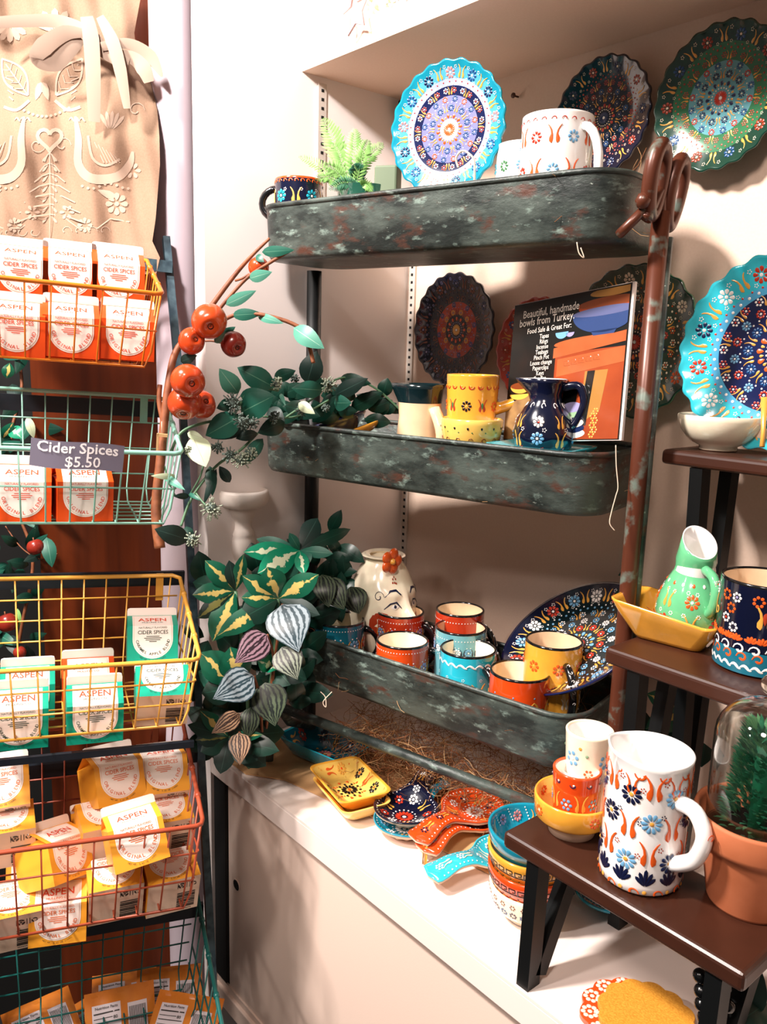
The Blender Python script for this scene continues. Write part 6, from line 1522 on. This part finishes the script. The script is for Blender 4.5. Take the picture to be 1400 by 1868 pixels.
# pouches in the lowest basket
def pouch_proto(label, M):
    t = thing('seasoning_pouch', label, 'pouch', M, 'flat brown seasoning pouches'); m = MB(); pw, ph = .10, .135
    def pf(s): return lambda u, v: ((u - .5) * pw, (v - .5) * ph, s * (.0085 * (math.sin(PI * u) * math.sin(PI * min(1, max(0, (v - .06) / .88)))) ** .6 + .0004 + .0006 * math.sin(17 * u + 9 * v)))
    m.grid(pf(1), 16, 20, 'pouch'); m.grid(lambda u, v: pf(-1)(1 - u, v), 16, 20, 'pouch'); m.build('pouch_body', t)
    m = MB(); f = lambda x, y: (x, y, pf(1)(x / pw + .5, y / ph + .5)[2] + .0006)
    for x0, x1, y0, y1 in ((-.040, .0, -.045, .050), (.010, .038, -.02, .045)):
        m.grid(lambda u, v: f(x0 + (x1 - x0) * u, y0 + (y1 - y0) * v), 8, 10, 'pouch_label')
    f2 = lambda x, y: (lambda p: (p[0], p[1], p[2] + .0006))(f(x, y))
    def ln(x0, x1, y, th): m.add([f2(x0, y), f2((x0 + x1) / 2, y), f2(x1, y), f2(x1, y + th), f2((x0 + x1) / 2, y + th), f2(x0, y + th)], [(0, 1, 4, 5), (1, 2, 3, 4)], 'ink_black', False)
    text(m, 'Nutrition Facts', .0052, lambda x, y: f2(x - .020, y + .044), 'ink_black', .01)
    ln(-.038, -.002, .038, .0018); text(m, '80', .0062, lambda x, y: f2(x - .008, y + .0295), 'ink_black', .01); ln(-.038, -.012, .032, .0009); ln(-.038, -.002, .026, .0012)
    for i in range(9): ln(-.038, -.006 - .008 * (i % 3), .020 - .0058 * i, .0008)
    for i in range(13): x = .012 + .0019 * i; m.add([f2(x, -.015), f2(x + .0009, -.015), f2(x + .0009, .013), f2(x, .013), f2(x, .04), f2(x + .0009, .04)], [(0, 1, 2, 3), (3, 2, 5, 4)], 'ink_black', False)
    m.build('back_label', t); return t
PP = None
for i, (lb, u, v, d, pt, yw, rl) in enumerate([('upright brown pouch with nutrition facts in the front middle of the lowest basket', 222, 1895, 1.22, 55, 2, 0), ('pouch lying flat behind the nutrition facts pouch, its label foreshortened', 228, 1850, 1.30, 22, -4, 0),
        ('pouch at the right back of the lowest basket with a barcode on its right', 308, 1852, 1.28, 42, -8, 0), ('pouch at the far left of the lowest basket lying at an angle', 90, 1905, 1.22, 30, 20, 0), ('pouch at the front right corner crossing over the others', 325, 1905, 1.20, 30, -28, 0), ('pouch tucked low between the left pouch and the middle one', 150, 1910, 1.26, 15, 30, 0)]):
    M = BF @ Matrix.Rotation(math.radians(yw), 4, 'Z') @ Matrix.Rotation(math.radians(pt), 4, 'X'); M.translation = atd(u, v, d)
    if PP is None: PP = pouch_proto(lb, M)
    else: dup(PP, M, lb)

# ================================================================== linen apron hanging at the top left
t = thing('linen_apron', 'tan linen apron with pale folk print and a tied bow hanging above the baskets', 'apron', Matrix.Translation(atd(140, 480, 1.30)))
m = MB()
edge = [(-60, 262), (0, 256), (60, 245), (100, 250), (150, 275), (200, 287), (250, 291), (300, 292), (350, 288), (400, 284), (440, 278), (470, 292), (500, 285)]
def re(v):
    for (a0, b0), (a1, b1) in zip(edge, edge[1:]):
        if a0 <= v <= a1: return b0 + (b1 - b0) * (v - a0) / (a1 - a0)
    return edge[-1][1]
def cl(u, v):
    y = -60 + 560 * v; x1 = re(y); x0 = -60; x = x0 + (x1 - x0) * u
    d = 1.30 + .006 * math.sin(x * .045 + y * .01) + .004 * math.sin(x * .11 - y * .02) - .03 * math.exp(-((y - 250) / 60) ** 2) * .5 + .012 * math.exp(-((y - 95) / 30) ** 2) + .012 * (u ** 6)
    return atd(x, y, d)
m.grid(cl, 110, 150, 'linen'); m.grid(lambda u, v: cl(1 - u, v) + E2 * .0015, 60, 80, 'linen')
def cm(x, y):   # photo-like sheet coordinates in metres: x right, y up from the middle of the cloth
    px = 100 + x * 1165; py = 300 - y * 1165; x1 = re(py); u = (px + 60) / (x1 + 60); v = (py + 60) / 560
    return cl(min(1, max(0, u)), min(1, max(0, v))), -E2
D = Dec(m, cm, .0008)
class LD(Dec): pass
_old = D.mb.add
def addl(vs, fs, mt, smooth=True, uvs=None, T=None): _old(vs, fs, 'linen_print', smooth, uvs, T)
m.add = addl; D.P = lambda x, y, h: (lambda pn: tuple(V(pn[0]) + V(pn[1]) * (.0011 + h * .1)))(cm(x, y))
def sm(P): return [(p.x, p.y) for p in curve_pts([V((a, b, 0)) for a, b in P], 4)]
def smw(ws):
    o = []
    for a, b in zip(ws, ws[1:]): o += [a + (b - a) * k / 4 for k in range(4)]
    return o + [ws[-1]]
def hrt(cx, cy, s, w_): D.stroke([(cx + s * (16 * math.sin(t_) ** 3) / 16, cy + s * (13 * math.cos(t_) - 5 * math.cos(2 * t_) - 2 * math.cos(3 * t_) - math.cos(4 * t_)) / 16) for t_ in [2 * PI * i / 28 for i in range(29)]], w_, 'white')
hrt(-.008, .040, .019, .006)
for k in range(7):
    y = .018 - .016 * k; w_ = .008 + .008 * k
    for g in (1, -1):
        D.stroke([(-.008, y), (-.008 + g * w_ * .5, y - .004), (-.008 + g * w_, y - .014)], .0022, 'white'); D.petal(-.008, y, -PI / 2 + g * .7, .004, .018, .004, 'white')
D.stroke([(-.008, .02), (-.008, -.12)], .0015, 'white')
for g in (1, -1):
    cx = -.008 + g * .075
    D.stroke(sm([(cx - g * .035, .075), (cx - g * .03, .04), (cx - g * .03, .0), (cx - g * .01, -.022), (cx + g * .03, -.02), (cx + g * .05, .0), (cx + g * .055, .02)]), smw([.004, .011, .013, .015, .015, .012, .004]), 'white')
    D.stroke(sm([(cx - g * .015, .045), (cx - g * .008, .01), (cx + g * .012, -.002), (cx + g * .035, .008)]), .004, 'white')
    for k in range(9): D.dot(cx - g * .024 + g * .009 * k, -.034 - .004 * math.sin(k), .0025, 'white')
    for k in range(6): D.petal(cx + g * .055, -.01, PI / 3 * k, .003, .013, .006, 'white'); D.petal(cx - g * .048, -.075, PI / 3 * k, .003, .012, .005, 'white')
    D.curl(cx - g * .055, .03, .014, 'white', .002, 0, .9, g, 10); D.curl(cx + g * .06, .085, .014, 'white', .002, 0, .9, g, 10)
    for k in range(6): D.stroke([(cx - g * .005 + g * .006 * k, .035 - .004 * k), (cx + g * .01 + g * .005 * k, .002)], .0013, 'white')
    for k in range(5): D.petal(cx + g * .02, .05, PI / 2 + g * (.5 - .3 * k), .006, .034, .006, 'white')
    D.wave(min(cx - g * .045, cx - g * .02), max(cx - g * .045, cx - g * .02), .07, .003, .008, 'white', .002); D.flower(cx + g * .03, -.062, .018, 'white', 'white', 8); D.petal(cx, -.04, g * -.4 if g > 0 else PI + .4, 0, .03, .012, 'white'); D.flower(cx - g * .02, -.095, .012, 'white', None, 8)
    D.stroke([(cx - g * .05, -.085), (cx - g * .03, -.10), (cx, -.10), (cx + g * .02, -.085), (cx + g * .05, -.09)], .002, 'white')
    for k in range(4): D.curl(cx - g * .05 + g * .02 * k, -.105, .010, 'white', .0015, 0, .6, g, 8)
for g in (1, -1):
    lx_, ly_, la = -.02 + g * .022, .108, PI / 2 - g * .62
    LP = lambda t_, q_: (lx_ + math.cos(la) * t_ - math.sin(la) * q_, ly_ + math.sin(la) * t_ + math.cos(la) * q_)
    D.stroke([LP(.07 * k / 12, .017 * math.sin(PI * k / 12)) for k in range(13)] + [LP(.07 * k / 12, -.017 * math.sin(PI * k / 12)) for k in range(12, -1, -1)], .0032, 'white'); D.stroke([LP(0, 0), LP(.06, 0)], .002, 'white')
    for k in range(4):
        for h_ in (1, -1): D.stroke([LP(.012 + .012 * k, 0), LP(.02 + .012 * k, h_ * .010)], .0014, 'white')
    D.stroke(sm([(-.02 + g * .02, .10), (-.02 + g * .04, .085), (-.02 + g * .06, .09)]), .005, 'white'); [D.stroke([(-.02 + g * .045, .10 + .01 * k), (-.02 + g * (.052 + .002 * k), .106 + .01 * k)], .002, 'white') for k in range(4)]
    D.petal(-.02 + g * .01, .10, PI / 2 + g * .3, 0, .03, .012, 'white')
for i in range(12): D.dot(-.055 + .007 * i, .088 - .013 * math.sin(PI * i / 11), .0025, 'white')
for k in range(5): D.petal(.0, .205, PI / 2 + (k - 2) * .5, .004, .04, .012, 'white'); D.petal(-.07, .22, -PI / 2 + (k - 2) * .5, .004, .03, .01, 'white')
m.add = _old; m.build('cloth', t, world=True)
def ribbon(pts, wd, mt='ribbon'):
    m = MB(); P = curve_pts([atd(*p[:3]) for p in pts], 6); W_ = []
    for i in range(len(pts) - 1): W_ += [wd[i] + (wd[i + 1] - wd[i]) * k / 6 for k in range(6)]
    W_.append(wd[-1]); vs = []; vb = []
    cd = (V((0, 0, CAMH)) - P[0]).normalized()
    for i, p in enumerate(P):
        t_ = (P[min(i + 1, len(P) - 1)] - P[max(i - 1, 0)]).normalized(); s_ = t_.cross(cd).normalized() * (W_[i] * 1.27 / F / 2); vs += [p + s_, p + cd * .0012, p - s_]; vb += [p + s_ - cd * .001, p + cd * .0002, p - s_ - cd * .001]
    n = len(P); fs = []
    for i in range(n - 1): fs += [(3 * i, 3 * i + 1, 3 * i + 4, 3 * i + 3), (3 * i + 1, 3 * i + 2, 3 * i + 5, 3 * i + 4)]
    m.add(vs + vb, fs + [tuple(3 * n + j for j in f[::-1]) for f in fs], mt); return m
ribbon([(-20, 42, 1.262), (50, 38, 1.262), (110, 40, 1.262), (160, 62, 1.258), (190, 92, 1.262), (235, 115, 1.27)], [18, 20, 22, 26, 26, 28]).build('waist_tie', t, world=True)
ribbon([(158, 30, 1.25), (166, 70, 1.248), (170, 140, 1.25), (172, 222, 1.26)], [22, 28, 26, 20]).build('waist_tie', t, world=True)
ribbon([(182, 30, 1.252), (205, 75, 1.25), (220, 130, 1.255), (232, 198, 1.265)], [14, 24, 22, 12]).build('waist_tie', t, world=True)
ribbon([(160, 62, 1.252), (120, 60, 1.245), (80, 85, 1.24), (66, 108, 1.245), (100, 108, 1.255), (150, 72, 1.258)], [10, 24, 30, 20, 40, 12]).build('bow_loop', t, world=True)
ribbon([(185, 85, 1.255), (235, 80, 1.26), (275, 105, 1.27), (296, 140, 1.275)], [14, 18, 26, 4]).build('bow_loop', t, world=True)
ribbon([(190, 95, 1.262), (240, 105, 1.268), (262, 125, 1.27), (272, 150, 1.275)], [12, 22, 28, 18]).build('bow_loop', t, world=True)
